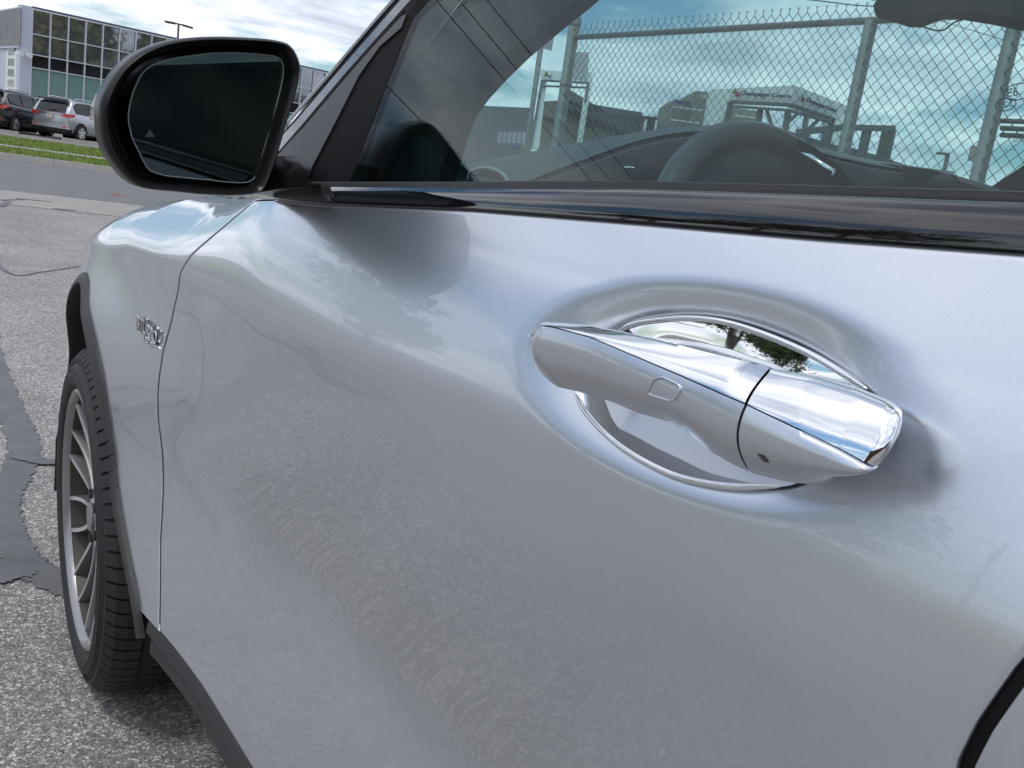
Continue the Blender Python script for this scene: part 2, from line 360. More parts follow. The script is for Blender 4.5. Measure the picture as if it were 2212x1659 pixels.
ribbon('tar_seal', gpl([(-60, 520), (20, 590), (90, 588), (180, 575), (300, 560)]), [.04, .03, .02, .02, .02], 50, .005)
# tar seals and joints on the driver's side of the lot, seen only as reflections in the paint
for k, (pts, ww) in enumerate(((((-1.06, 3.9), (-.96, 3.62), (-.84, 3.40), (-.80, 3.2), (-.86, 3.03), (-1.0, 3.06), (-1.08, 3.25), (-1.07, 3.5), (-1.03, 3.8)), .085),
                (((-1.9, 9.5), (-1.65, 7.9), (-1.1, 6.6), (-.62, 5.5), (-.80, 4.3), (-.88, 3.5)), .035),
                (((-5, 4.5), (-3.5, 4.2), (-2, 4.4), (-1.2, 4.2)), .06), (((-6, 10), (-3, 10.6), (0, 10.2)), .08))):
    ribbon('tar_seal', [Vector((a, b, 0)) for a, b in pts], [ww, ww*.8, ww*1.1, ww*.9], 70, .0045+k*.0012)

# ---------------------------------------------------------------- curtain walled building
bld = thing('office_building', 'long two storey building with white gridded reflective glass walls and pale corner panel', 'building', (-24, 46, 0))
def sub(p, u): return Vector((p.x, p.y, u))
A0 = P(70, 14, D=55); A1 = P(716, 152, D=70.5); W0 = P(0, 15.5, D=58.5)
cor = P(46, 9.5, D=54.6); HT = cor.z
A0 = Vector((A0.x, A0.y, 0)); A1 = Vector((A1.x, A1.y, 0)); cor0 = Vector((cor.x, cor.y, 0)); W0 = Vector((W0.x, W0.y, 0))
d1 = (A1-A0).normalized(); n1 = Vector((d1.y, -d1.x, 0))
if n1.dot(CAM-A0) < 0: n1 = -n1
LEN = (A1-A0).length+10; NB = 30; bw = LEN/NB
rows = [0.0, .253, .506, .614, .782, .985]; bm_ = [CDARK, CGREEN, CDARK, CGLASS, CGLASS]
pane_me = {}
for r in range(5):
    z0, z1 = rows[r]*HT, rows[r+1]*HT
    for c in range(NB):
        a = A0+d1*(c*bw+.04)-n1*.05; 
        key = (r,)
        if key not in pane_me:
            v = [Vector((0, 0, z0+.04)), d1*(bw-.08)+Vector((0, 0, z0+.04)), d1*(bw-.08)+Vector((0, 0, z1-.04)), Vector((0, 0, z1-.04))]
            me = bpy.data.meshes.new('pane'); me.from_pydata([tuple(q) for q in v]+[tuple(q-n1*.03) for q in v], [], [(0,1,2,3),(7,6,5,4),(0,4,5,1),(1,5,6,2),(2,6,7,3),(3,7,4,0)]); me.materials.append(bm_[r]); pane_me[key] = me
        o = bpy.data.objects.new('pane', pane_me[key]); COL.objects.link(o); o.location = a; o.parent = bld; o.matrix_parent_inverse = WM(bld).inverted()
        o.rotation_euler.z = random.uniform(-.006, .006); o.rotation_euler.x = random.uniform(-.004, .004)
for c in range(NB+1):
    p = A0+d1*(c*bw); MB().beam(p, p+Vector((0, 0, HT*.985)), .07, .14, n1).build('mullion', MULL, bld)
for r in range(1, 6):
    p = A0+Vector((0, 0, rows[r]*HT)); MB().beam(p+n1*.003, p+n1*.003+d1*LEN, .12, .06).build('transom', MULL, bld)
MB().prism([A0-n1*.15, A0-n1*.15+d1*LEN, A0-n1*14+d1*LEN, A0-n1*14], (0, 0, HT*.98)).build('wall', JAMB, bld)
MB().prism([A0+n1*.05, A0+n1*.05+d1*LEN, A0-n1*.35+d1*LEN, A0-n1*.35], (0, 0, .14)).build('roof_edge', mat('dark_blue_flashing', (.06, .07, .12), .5), bld).location.z = HT*.985
MB().prism([cor0, A0+n1*.03, A0-n1*.6, cor0-n1*.6], (0, 0, HT)).build('corner_panel', PANEL, bld)
d2 = (W0-cor0).normalized(); n2 = Vector((-d2.y, d2.x, 0))
if n2.dot(CAM-cor0) < 0: n2 = -n2
SW = 14.0
MB().prism([cor0, cor0+d2*SW, cor0+d2*SW-n2*10, cor0-n2*10+d2*6, cor0-n2*.3+d2*3], (0, 0, HT*.985)).build('side_wall', PANEL, bld)
for i in range(22):
    p = cor0+d2*(.1+i*.62)+n2*.05; MB().beam(p+Vector((0, 0, HT*.66)), p+Vector((0, 0, HT*.97)), .55, .06, n2).build('cladding_panel', GSIDE, bld)
MB().beam(cor0+n2*.06+Vector((0, 0, HT*.655)), cor0+n2*.06+d2*SW+Vector((0, 0, HT*.655)), .12, .10).build('ledge', PANEL, bld)
for dd in (1.9, 6.3, 10.5):
    dr = MB().beam(cor0+d2*dd+n2*.03, cor0+d2*dd+n2*.03+Vector((0, 0, HT*.62)), 2.6, .06, n2).build('overhead_door', WHITE, bld)
    pm = MB()
    for k in range(6):
        for j in (-.55, .0, .55): 
            p = cor0+d2*(dd+j)+n2*.065+Vector((0, 0, 1.0+k*.62)); pm.beam(p, p+Vector((0, 0, .42)), .42, .02, n2)
    pm.build('door_window', CDARK, dr)
for dx in (-.15, .35):
    p = cor0+n1*.15+d1*dx+Vector((0, 0, HT*.60)); q = MB(); q.tube([p, p+n1*.45+Vector((0, 0, -.03))], [.09, .16], 10); q.build('wall_lamp', WHITE, bld, ang=40)

# ---------------------------------------------------------------- street lamp
def lamp(px, top, D, arms, label, grp=None, h0=0):
    t = P(px, top, D=D); L_ = thing('street_lamp', label, 'street lamp', (t.x, t.y, 0), grp)
    MB().tube([(t.x, t.y, 0), (t.x, t.y, t.z)], [.11, .07], 10).build('pole', mat('dark_lamp_metal', (.045, .045, .055), .5), L_, True)
    for dx, dz in arms:
        e = t+rt*dx; e.z = t.z+dz
        m_ = MB(); m_.beam(t, t.lerp(e, .35), .08, .10); m_.beam(t.lerp(e, .3), e, .42, .13); m_.build('lamp_head', L_.children[0].data.materials[0], L_)
    return L_
lamp(386, 52, 66, ((-.95, .03), (.98, -.12)), 'tall double headed dark lamp post rising behind the glass office building')

# ---------------------------------------------------------------- cars across the street
def suv(name, label, pos, head, paint, detail=True, roofrails=True):
    T = thing(name, label, 'car', pos)
    g = MB()
    c_, s_ = cos(head), sin(head); X = Vector((c_, s_, 0)); Yv = Vector((-s_, c_, 0)); O = Vector(pos)
    def W(x, y, z): return O+X*x+Yv*y+Vector((0, 0, z))       # x forward from the tail, y to the left
    # stations along the car: x, half width, sill z, belt z
    st = [(.0, .70, .45, .98), (.06, .84, .36, 1.08), (.35, .905, .32, 1.10), (1.0, .92, .30, 1.08), (2.2, .925, .28, 1.06), (3.3, .92, .28, 1.03), (3.9, .90, .30, .95), (4.35, .82, .34, .86), (4.6, .62, .40, .72)]
    rws = []
    for x, hw, zs, zb in st:
        prof = [(-hw*.9, zs), (-hw, zs+.16), (-hw*1.0, (zs+zb)/2), (-hw*.985, zb-.10), (-hw*.93, zb), (0, zb+.02), (hw*.93, zb), (hw*.985, zb-.10), (hw, (zs+zb)/2), (hw, zs+.16), (hw*.9, zs)]
        rws.append([W(x, y, z) for y, z in prof])
    autos(grid('body', rws, paint, T, closed=True, capends=True), 40)
    gh = [(.02, .74, 1.06, 1.10), (.14, .78, 1.06, 1.30), (.34, .72, 1.08, 1.62), (.55, .66, 1.08, 1.685), (1.4, .67, 1.06, 1.70), (2.3, .66, 1.05, 1.67), (2.75, .66, 1.04, 1.56), (3.45, .72, 1.0, 1.06)]
    rws = []
    for x, hw, z0, z1 in gh:
        hb = .84; k = (z1-z0)/.64
        rws.append([W(x, -lerp(hb, hb, 1), z0), W(x, -lerp(hb, hw, k), lerp(z0, z1, .88)), W(x, -lerp(hb, hw, k)*.86, z1), W(x, 0, z1+.02*k), W(x, lerp(hb, hw, k)*.86, z1), W(x, lerp(hb, hw, k), lerp(z0, z1, .88)), W(x, hb, z0)])
    autos(grid('roof', rws, paint, T, closed=True, capends=True), 30)
    wg = mat('dark_window_glass', (.015, .02, .024), .06, spec=.4)
    for sgn in (-1, 1):
        for nm, poly in (('side_window', [(.55, 1.14), (.45, 1.45), (.72, 1.58), (1.35, 1.60), (1.40, 1.12)]), ('side_window', [(1.47, 1.12), (1.43, 1.60), (2.28, 1.58), (2.35, 1.10)]), ('side_window', [(2.42, 1.10), (2.36, 1.56), (2.62, 1.50), (3.2, 1.10)])):
            pts = [W(x, sgn*(.855-.165*(z-1.06)/.56*1.02), z) for x, z in poly]
            MB().prism(pts, Yv*sgn*.012).build(nm, wg, T)
        for xw in (.78, 3.62):
            cw = W(xw, sgn*.80, .35); wv = Yv*sgn
            ar = MB(); ar.prism([W(xw+.43*cos(a*pi/12), sgn*.90, .35+.43*sin(a*pi/12)) for a in range(13)], wv*.035); ar.build('wheel_arch', BLACK, T)
            wh = MB(); wh.tube([cw+wv*.02, cw+wv*.07, cw+wv*.15], [.335, .35, .315], 24); ty = wh.build('wheel', RUBBER, T, ang=40)
            rm = MB(); rm.tube([cw+wv*.152, cw+wv*.156], [.235, .235], 20); 
            rim = rm.build('rim', RIMD, ty)
            sp = MB()
            for k in range(5):
                a = 2*pi*k/5+.3; sp.beam(cw+wv*.165, cw+wv*.165+(X*cos(a)+Vector((0, 0, sin(a))))*.23, .07, .015, wv)
            sp.build('spokes', RIMM, ty)
        if roofrails: MB().tube([W(.7, sgn*.60, 1.70), W(.85, sgn*.60, 1.755), W(2.1, sgn*.60, 1.745), W(2.3, sgn*.60, 1.68)], .02, 6).build('roof_rail', CHROME_S, T, True)
        MB().beam(W(2.95, sgn*.93, 1.10), W(3.08, sgn*1.10, 1.12), .20, .16).build('side_mirror', paint, T)
        MB().prism([W(.005, sgn*.50, 1.02), W(.02, sgn*.84, 1.08), W(.30, sgn*.935, 1.10), W(.30, sgn*.94, 1.00), W(.03, sgn*.87, .94), W(-.02, sgn*.52, .97)], X*-.03+Yv*sgn*.012).build('tail_light', REDL, T)
        MB().box((0, 0, 0), (1, 1, 1)) ; MB().prism([W(-.035, sgn*.60, .50), W(-.035, sgn*.78, .52), W(-.035, sgn*.78, .57), W(-.035, sgn*.60, .55)], X*.03).build('reflector', REDL, T)
    bmp = []
    for x, z0, z1 in ((-.05, .36, .46), (-.05, .62, .64)): pass
    MB().prism([W(-.02, -.80, .30), W(-.02, .80, .30), W(-.02, .86, .46), W(-.02, -.86, .46)], X*.30).build('lower_bumper', BLACK, T)
    MB().prism([W(-.028, -.84, .46), W(-.028, .84, .46), W(-.028, .80, .62), W(-.028, -.80, .62)], X*.28).build('bumper', paint, T)
    MB().prism([W(.005, -.68, 1.12), W(.005, .68, 1.12), W(.23, .62, 1.53), W(.23, -.62, 1.53)], X*.03).build('rear_window', wg, T)
    MB().prism([W(.10, -.66, 1.60), W(.10, .66, 1.60), W(.30, .64, 1.66), W(.30, -.64, 1.66)], Vector((0, 0, .04))).build('spoiler', BLACK, T)
    MB().prism([W(-.03, -.52, 1.02), W(-.03, .52, 1.02), W(-.03, .52, 1.06), W(-.03, -.52, 1.06)], X*.04).build('chrome_bar', CHROME_S, T)
    MB().prism([W(-.035, -.16, .84), W(-.035, .16, .84), W(-.035, .16, .98), W(-.035, -.16, .98)], X*.06).build('licence_plate', mat('plate_grey', (.45, .47, .42), .5), T)
    MB().beam(W(-.01, .1, 1.16), W(.02, -.28, 1.22), .025, .02).build('wiper', BLACK, T)
    MB().tube([W(1.0, 0, .15), W(4.0, 0, .15)], .12, 6).build('underbody', JAMB, T)
    MB().prism([W(.1, -.78, .22), W(4.4, -.7, .22), W(4.4, .7, .22), W(.1, .78, .22)], (0, 0, .25)).build('underbody', JAMB, T)
    return T
c0 = gp(107, 298, .05)
SILVER = mat('silver_car_paint', (.42, .44, .47), .3, .6, coat=1)
vdir = atan2((c0-CAM).y, (c0-CAM).x)
suv('parked_car', 'silver estate car parked tail out with red wraparound tail lights, before the glass building', (c0.x, c0.y, .05), vdir-radians(36), SILVER)
c1 = P(-38, 285, D=(c0-CAM).dot(fw)*.97)
suv('parked_car', 'black estate car cut off by the photo edge, left of the silver one', (c1.x, c1.y, .05), vdir-radians(28), mat('black_car_paint', (.012, .013, .016), .25, coat=1))
for px, py, lab in ((150+140, 312, 'concrete wheel stop beside the rear wheel of the silver parked car'), (8, 287, 'concrete wheel stop below the black parked car')):
    p = gp(px if px < 200 else 188, py if px < 200 else 311, .05); tag(MB().beam(p-Vector((.9, -.3, -.06)), p+Vector((.5, -.2, .06)), .16, .13).build('wheel_stop', CONC), lab, 'wheel stop')

# ---------------------------------------------------------------- brick building behind the photographer, lawn and poles on the driver's side
br = thing('brick_building', 'long brown brick building behind the camera, seen in the chrome and the mirror', 'building', (-24, -6, 0))
MB().box((-34, -46, 0), (-17, 1.5, 5.4)).build('wall', BRICK, br)
MB().box((-34.3, -46.3, 5.4), (-16.7, 1.8, 5.75)).build('roof_edge', JAMB, br)
for k in range(7): MB().box((-17.02, -40+k*5.6, 1.0), (-16.94, -37.6+k*5.6, 2.6)).build('window', CDARK, br)
MB().box((-17, -46, 0), (3, -20, 3.4)).build('wing', BRICK, br)
stb = thing('mirror_dark_block', 'low unseen brick block added behind the car to darken the wing mirror', 'building', (12, -22, 0))  # unseen block added so the wing mirror reflects dark under a sky strip
MB().box((9.5, -44, 0), (15, -4, 3.2)).build('wall', BRICK, stb); MB().box((9.4, -44.1, 3.2), (15.1, -3.9, 3.32)).build('roof_edge', JAMB, stb)  # wall and roof edge of the added unseen block
tag(mesh('lawn', [(-16, -12, .02), (-9.5, -12, .02), (-9.5, 12.5, .02), (-16, 12.5, .02)], [(0, 1, 2, 3)], GRASS), kind='structure')
bx = thing('grit_bin', 'yellow grit bin on the lawn behind the camera', 'bin', (-10.2, 3.8, 0))
MB().box((-10.8, 3.2, .03), (-9.8, 4.6, .9)).build('bin_body', mat('yellow_plastic', (.65, .42, .02), .5), bx)
MB().prism([(-10.85, 3.15, .9), (-9.75, 3.15, .9), (-9.75, 4.65, .9), (-10.85, 4.65, .9)], (0, 0, .12)).build('lid', mat('yellow_lid', (.6, .38, .02), .5), bx)
TREEL = mat('leaf_green', (.045, .075, .018), .7, var=.35, vscale=1.5); BARK = mat('bark', (.09, .07, .05), .9, var=.3, vscale=6)
def tree(x, y, h, r, label, n=2600, leaf=.22, grp='trees on the far side of the lot'):
    T = thing('leafy_tree', label, 'tree', (x, y, 0), grp)
    b = MB(); b.tube([(x, y, 0), (x+.1, y, h*.3), (x-.1, y+.1, h*.62), (x, y, h*.85)], [.22, .16, .10, .03], 8)
    for k in range(9):
        a = k*2.4; z = h*(.28+.06*k); b.tube([(x, y, z), (x+cos(a)*r*.4, y+sin(a)*r*.4, z+h*.10), (x+cos(a)*r*.75, y+sin(a)*r*.75, z+h*.16)], [.07, .045, .015], 5)
    b.build('trunk', BARK, T, True)
    cl = [(rng.normal(0, r*.42), rng.normal(0, r*.42), h*.62+rng.normal(0, h*.16)) for _ in range(26)]
    vs = []; fs = []
    for i in range(n):
        c = cl[i % 26]; s = r*.30; p = Vector((x+c[0]+rng.normal(0, s*.6), y+c[1]+rng.normal(0, s*.6), c[2]+rng.normal(0, s*.5)))
        a = Vector(rng.normal(0, 1, 3)).normalized(); b2 = a.cross(Vector(rng.normal(0, 1, 3))).normalized(); l = leaf*rng.uniform(.6, 1.3); k = len(vs)
        vs += [p-a*l, p+b2*l*.55, p+a*l, p-b2*l*.55]; fs.append((k, k+1, k+2, k+3))
    mesh('crown', vs, fs, TREEL, T, fix=False)
    return T
for x, y, h, r, lb in [(-21, 14, 8, 3, 'round green tree beyond the lawn, nearest the brown brick building'), (-26, 21, 10, 3.6, 'tall green tree second from the brown brick building'), (-30, 30, 9, 3.4, 'green tree in the middle of the row beyond the lawn'), (-18, 34, 8, 3, 'small green tree beside the street on the driver side'), (-38, 40, 11, 4, 'largest and farthest green tree of the row on the driver side')]:
    tree(x, y, h, r, lb)
OL = mat('olive_leaf', (.30, .28, .10), .7, var=.35, vscale=.5)
TREEL_ = TREEL; TREEL = OL
for x, y, h, r, lb in [(50, -12, 17, 6, 'tall olive tree behind the car, first of the row mirrored in the glass building'), (56, -2, 19, 6.5, 'tallest olive tree mirrored in the glass building'), (47, 6, 15, 5, 'short olive tree nearest the street, mirrored in the glass building'), (62, 8, 18, 6, 'farthest olive tree mirrored in the glass building')]:
    tree(x, y, h, r, lb, 1800, .6, 'olive trees mirrored in the office glass')
ln = thing('power_line', 'overhead power cables along the lot, mirrored in paint and window', 'power line', (-7, 10, 0))
for xx in (-34, 30):
    pl = MB(); pl.tube([(xx, 14.6, 0), (xx, 14.6, 9.6)], [.17, .12], 8); pl.beam((xx, 13.4, 8.9), (xx, 15.8, 8.9), .1, .12); pl.build('utility_pole', BARK, ln)
for yy, zz_ in ((15.3, 9.0), (14.6, 9.0), (13.8, 9.0), (14.6, 7.0)):
    pts = [(lerp(-34, 30, t/40), yy, zz_-1.0*(1-(2*t/40-1)**2)) for t in range(41)]
    MB().tube(pts, .010, 5).build('cable', SEAL, ln)

# ================================================================== THE CAR
car = thing('silver_car', 'large silver car filling the frame, seen along its driver side from the rear door', 'car', (0.9, 1.2, 0))
ZC = lambda y: interp(y, [.2, .6, 1.45, 1.9, 2.3, 2.9], [1.018, 1.018, .988, .965, .925, .80])
def sp(t, wv): return .5*(t+sqrt(t*t+wv*wv))
BC = (.395, 1.098)                                         # bowl behind the door handle
def bowl_r(y, z):
    a = radians(-4); dy, dz = y-BC[0], z-BC[1]
    u = dy*cos(a)-dz*-sin(a)*-1; u = dy*cos(a)+dz*sin(a); v = -dy*sin(a)+dz*cos(a)
    return sqrt((u/.156)**2+(v/.058)**2)
def side_x(y, z, bowl=True):
    t = z-ZC(y); wv = .007+.045*sstep(1.05, .25, y)
    kr = sstep(1.25, .35, y); wv += .03*sstep(1.5, 2.0, y)
    au = lerp(.10, .29, kr); x = au*sp(t, wv)+.20*sp(-t, wv)-(au+.20)*.5*wv+lerp(1.0, .25, kr)*max(t, 0)**2
    x -= .385*sp(.66-z, .05)-.29*.5*(.66-1.018+sqrt(.358**2+.0025))*0
    x += .035*sstep(1.1, 1.7, y)*sstep(.75, 1.0, z)         # shoulder of the wing tucks in
    x -= .069*sstep(1.20, 2.0, y)*sstep(.98, .66, z)*(1-.8*sstep(2.12, 2.6, y))
    if y > 2.05: x += .34*(y-2.05)**2
    if bowl and y < .7:
        r = bowl_r(y, z)
        if r < 1.23: x += .011*(1-sstep(.50, 1.20, r))*lerp(.5, 1, sstep(.24, .34, y))+.016*(1-sstep(.30, .86, r))
    return x
HZ = lambda y: interp(y, [1.0, 1.27, 1.6, 1.9, 2.15, 2.35, 2.55, 2.75, 2.95], [1.150, 1.131, 1.115, 1.092, 1.055, 1.008, .950, .87, .75])
def roll(y): return .17*sstep(1.12, 1.95, y)+.002
def body_x(y, z):
    tt = min(.97, max(0, (z-ZC(y))/(HZ(y)-ZC(y)))); return side_x(y, z)+roll(y)*(1-sqrt(1-tt*tt))
def belt(y): return interp(y, [-.6, .22, .345, .495, .713, 1.018, 1.165, 1.3], [1.235, 1.213, 1.2035, 1.194, 1.179, 1.151, 1.140, 1.127])-.004
gap_z = [.38, .40, .528, .64, .722, .846, .923, .983, 1.02, 1.078, 1.127, 1.2]
gap_y = [1.42, 1.425, 1.50, 1.545, 1.57, 1.575, 1.555, 1.52, 1.475, 1.363, 1.273, 1.14]
def gapf(z): return interp(z, gap_z, gap_y)
def gapr(z): return interp(z, [.3, .85, .95, .977, 1.00, 1.034, 1.08, 1.13, 1.25], [.13, .16, .168, .170, .166, .157, .140, .115, .06])
def panel_rows(y0f, y1f, z0f, z1f, ny, nz, xf, edge=.013, hem=True):
    rows_ = []
    for j in range(nz+1):
        t = j/nz; row = []
        for i in range(ny+1):
            s_ = i/ny; y = lerp(y0f(1), y1f(1), s_)
            for _ in range(4):
                z = lerp(z0f(y), z1f(y), t); y = lerp(y0f(z), y1f(z), s_)
            row.append(Vector((xf(y, z), y, z)))
        rows_.append(row)
    if hem:
        def inset(p, dy, dz, k): return Vector((p.x+k, p.y+dy, p.z+dz))
        new = []
        for row in rows_:
            a, b = row[0], row[-1]
            new.append([inset(a, -.0005, 0, edge), inset(a, -.0008, 0, .0007)]+row+[inset(b, .0008, 0, .0007), inset(b, .0005, 0, edge)])
        bt = [inset(p, 0, -.0012, .0015) for p in new[0]]; bt2 = [inset(p, 0, -.0005, edge) for p in new[0]]
        tp = [inset(p, 0, .0012, .0015) for p in new[-1]]; tp2 = [inset(p, 0, .0005, edge) for p in new[-1]]
        rows_ = [bt2, bt]+new+[tp, tp2]
    return rows_
G = .0026
door = grid('front_door', panel_rows(lambda z: gapr(z)+.0045, lambda z: gapf(z)-G, lambda y: .402, belt, 330, 210, body_x), PAINT, car)
rdoor = grid('rear_door', panel_rows(lambda z: -.75, lambda z: gapr(z)-.0045, lambda y: .402, belt, 60, 120, lambda y, z: side_x(y, z)), PAINT, car)
# front wing: side plus the shoulder that rolls over into the bonnet
def wing_pt(y, u):
    zcr = ZC(y)
    if u < .6:
        z = lerp(.40, zcr, u/.6); return side_x(y, z), z
    k = (u-.6)/.4; a = k*pi/2
    h = HZ(y)-zcr; z = zcr+h*sin(a); R = roll(y)
    return side_x(y, z)+R*(1-cos(a)), z
rws = []
NU = 110
for j in range(NU+1):
    u = j/NU; row = []
    for i in range(161):
        s_ = i/160; y = 1.5
        for _ in range(4):
            x, z = wing_pt(y, u); y = lerp(gapf(z)+G, 2.98, s_)
        x, z = wing_pt(y, u); row.append(Vector((x, y, z)))
    rws.append([row[0]+Vector((.014, 0, 0)), row[0]+Vector((.0007, -.0007, 0))]+row)
last = rws[-1]
for k in range(1, 14):
    rws.append([Vector((p.x+.065*k, p.y, p.z+.020*k**.8*.45)) for p in last])
wing = grid('front_wing', rws, PAINT, car)
WC = Vector((0, 2.08, .345))
# open the wheel arch
b = bmesh.new(); b.from_mesh(wing.data)
WCA = Vector((0, 1.98, .366))
def on_side(px, py, off):
    """first point of the view ray that touches the body side"""
    v = ray(px, py); t = .25
    def f(t): p = CAM+v*t; return p.x-side_x(p.y, max(p.z, .40), False)-off
    while f(t) < 0 and t < 4: t += .01
    a, b_ = t-.01, t
    for _ in range(20):
        m_ = (a+b_)/2
        if f(m_) < 0: a = m_
        else: b_ = m_
    return CAM+v*b_
def arch_curve(px):
    p = [(q.y, q.z) for q in crv([on_side(*q, -.008) for q in px], 70)[::-1]]     # from the sill upwards
    yc, zc_ = 2.09, .37; y0, z0 = p[-1]; r0_ = hypot(y0-yc, z0-zc_); t0 = math.degrees(atan2(y0-yc, z0-zc_))
    r1_ = lerp(r0_, .36, .75)
    def rr_(t): return lerp(r0_+.055*sstep(t0, 8, t), r1_, sstep(8, 62, t))
    return p+[(yc+rr_(t)*sin(radians(t)), zc_+rr_(t)*cos(radians(t))) for t in np.linspace(t0+2, 90, 50)]+[(yc+r1_, z_) for z_ in (.34, .30, .26)]
OC = arch_curve([(186, 672), (198, 727), (212, 797), (226, 886), (238, 977), (252, 1092), (272, 1205), (290, 1300), (301, 1380)])
IC = arch_curve([(176, 700), (186, 752), (198, 815), (212, 886), (226, 977), (241, 1092), (262, 1205), (281, 1304), (293, 1380)])
KP = [(lerp(b_[0], a_[0], .85), lerp(b_[1], a_[1], .85)) for a_, b_ in zip(OC, IC)]+[(OC[-1][0], .2), (OC[0][0], .2)]
def inside(y, z):
    c = False; n = len(KP)
    for k in range(n):
        (y0, z0), (y1, z1) = KP[k], KP[k-1]
        if (z0 > z) != (z1 > z) and y < (y1-y0)*(z-z0)/(z1-z0)+y0: c = not c
    return c
kill = []
for f in b.faces:
    c = f.calc_center_median()
    if c.x < .5 and 1.3 < c.y < 2.9 and c.z < .95 and inside(c.y, c.z): kill.append(f)
bmesh.ops.delete(b, geom=kill, context='FACES'); b.to_mesh(wing.data); b.free()
rws = []
for (yo, zo), (yi, zi) in zip(OC, IC):
    row = []
    for q, off in ((0, .002), (.04, -.005), (.5, -.009), (.90, -.008), (1.0, .000), (1.0, .03), (1.0, .22)):
        y = lerp(yo, yi, q); z = lerp(zo, zi, q); row.append(Vector((side_x(y, max(z, .40), False)+off, y, z)))
    rws.append(row)
autos(grid('wheel_arch_cladding', rws, CLAD, car, smooth=True), 50)
ob = MB()
for (y0, z0), (y1, z1) in zip(IC[:-1], IC[1:]):
    ob.add([(.03, y0, z0+.004), (.03, y1, z1+.004), (.45, y1, z1+.004), (.45, y0, z0+.004)], [(0, 1, 2, 3)])
ob.add([(.33, 1.5, .1), (.33, 2.7, .1), (.33, 2.7, .95), (.33, 1.5, .95)], [(0, 1, 2, 3)])
ob.build('wheel_well', JAMB, car)
# sill cladding: a faceted strip below the doors
rws = []
for k in range(60):
    y = lerp(-.75, 1.47, k/59); x0 = side_x(y, .40)
    rws.append([Vector((x0+.016, y, .402)), Vector((x0-.001, y, .397)), Vector((x0-.004, y, .378)), Vector((x0+.006, y, .368)), Vector((x0+.004, y, .338)), Vector((x0+.03, y, .326)), Vector((x0+.25, y, .30))])
autos(grid('sill_cladding', rws, CLAD, car), 25)
# inner body seen through the shut lines, floor, far side
MB().box((.075, -.75, .30), (.095, 1.60, .97)).build('door_jamb', JAMB, car)
MB().box((.10, -.9, .24), (1.75, 2.9, .34)).build('underbody', JAMB, car)
MB().box((.35, 1.5, .30), (1.55, 2.85, .85)).build('engine_bay', JAMB, car)
rws = []
for k in range(60):
    z = lerp(.42, 1.16, k/59); y = gapr(z); x = side_x(y, z); rws.append([Vector((x+.0045, y-.0056, z)), Vector((x+.003, y, z)), Vector((x+.0045, y+.0056, z))])
grid('door_seal', rws, SEALD, car)
rws = []
for k in range(80):
    z = lerp(.41, 1.12, k/79); y = gapf(z); x = body_x(y, z); rws.append([Vector((x+.0010, y-.0024, z)), Vector((x+.0001, y, z)), Vector((x+.0001, y+.0022, z))])
grid('wing_seal', rws, SEALD, car)
# badge between arch and door, raised chrome lettering
bp_ = P(318, 712, X=side_x(1.6, .873)-.004)
BADGE = mat('badge_chrome', (.75, .75, .77), .3, .9); q0 = on_side(294, 697, -.003); q1 = on_side(336, 735, -.003)
text('badge_lettering_shadow', 'BITURBO', .036, on_side(296.6, 708.5, -.0012), (q1-q0).normalized(), (0, -.02, 1), SEAL, wing, .001, width=(q1-q0).length*1.04)  # dark offset copy of the letters, drawn as their contact shadow
text('badge_lettering', 'BITURBO', .034, on_side(296, 707, -.002), (q1-q0).normalized(), (0, -.02, 1), BADGE, wing, .0025, width=(q1-q0).length*1.02)
q2 = on_side(312, 729, -.003); q3 = on_side(332, 746, -.003)
text('badge_lettering', '4MATIC', .014, on_side(314, 736, -.004), (q3-q2).normalized(), (0, -.02, 1), CHROME, wing, .004, width=(q3-q2).length)
mb_ = MB(); mb_.beam(on_side(294, 710, -.002), on_side(331, 739, -.002), .004, .004); mb_.build('badge_bar', CHROME, wing)

# ---------------------------------------------------------------- wheel
wheel = bpy.data.objects.new('front_wheel', None); COL.objects.link(wheel); wheel.location = WC; wheel.parent = car; wheel.matrix_parent_inverse = WM(car).inverted()
XS = -.012                                                 # outer sidewall
def ring(rs, n=96, cy=WC.y, cz=WC.z):
    rows_ = []
    for x, r in rs: rows_.append([Vector((x, cy+r*cos(2*pi*k/n), cz+r*sin(2*pi*k/n))) for k in range(n)])
    return rows_
ty = [(.20, .27), (.205, .31), (.195, .335), (.17, .343), (.135, .345), (.13, .338), (.122, .338), (.117, .345), (.082, .345), (.077, .338), (.069, .338), (.064, .345), (.034, .342), (.015, .333), (.001, .318), (-.0105, .304), (-.0118, .3035), (-.0122, .300), (-.011, .2995), (-.0135, .290), (-.0145, .2895), (-.014, .286), (-.011, .274), (-.006, .266), (.004, .262), (.02, .258)]
autos(grid('tyre', ring(ty), RUBBER, wheel, closed=True), 45)
tb = MB()
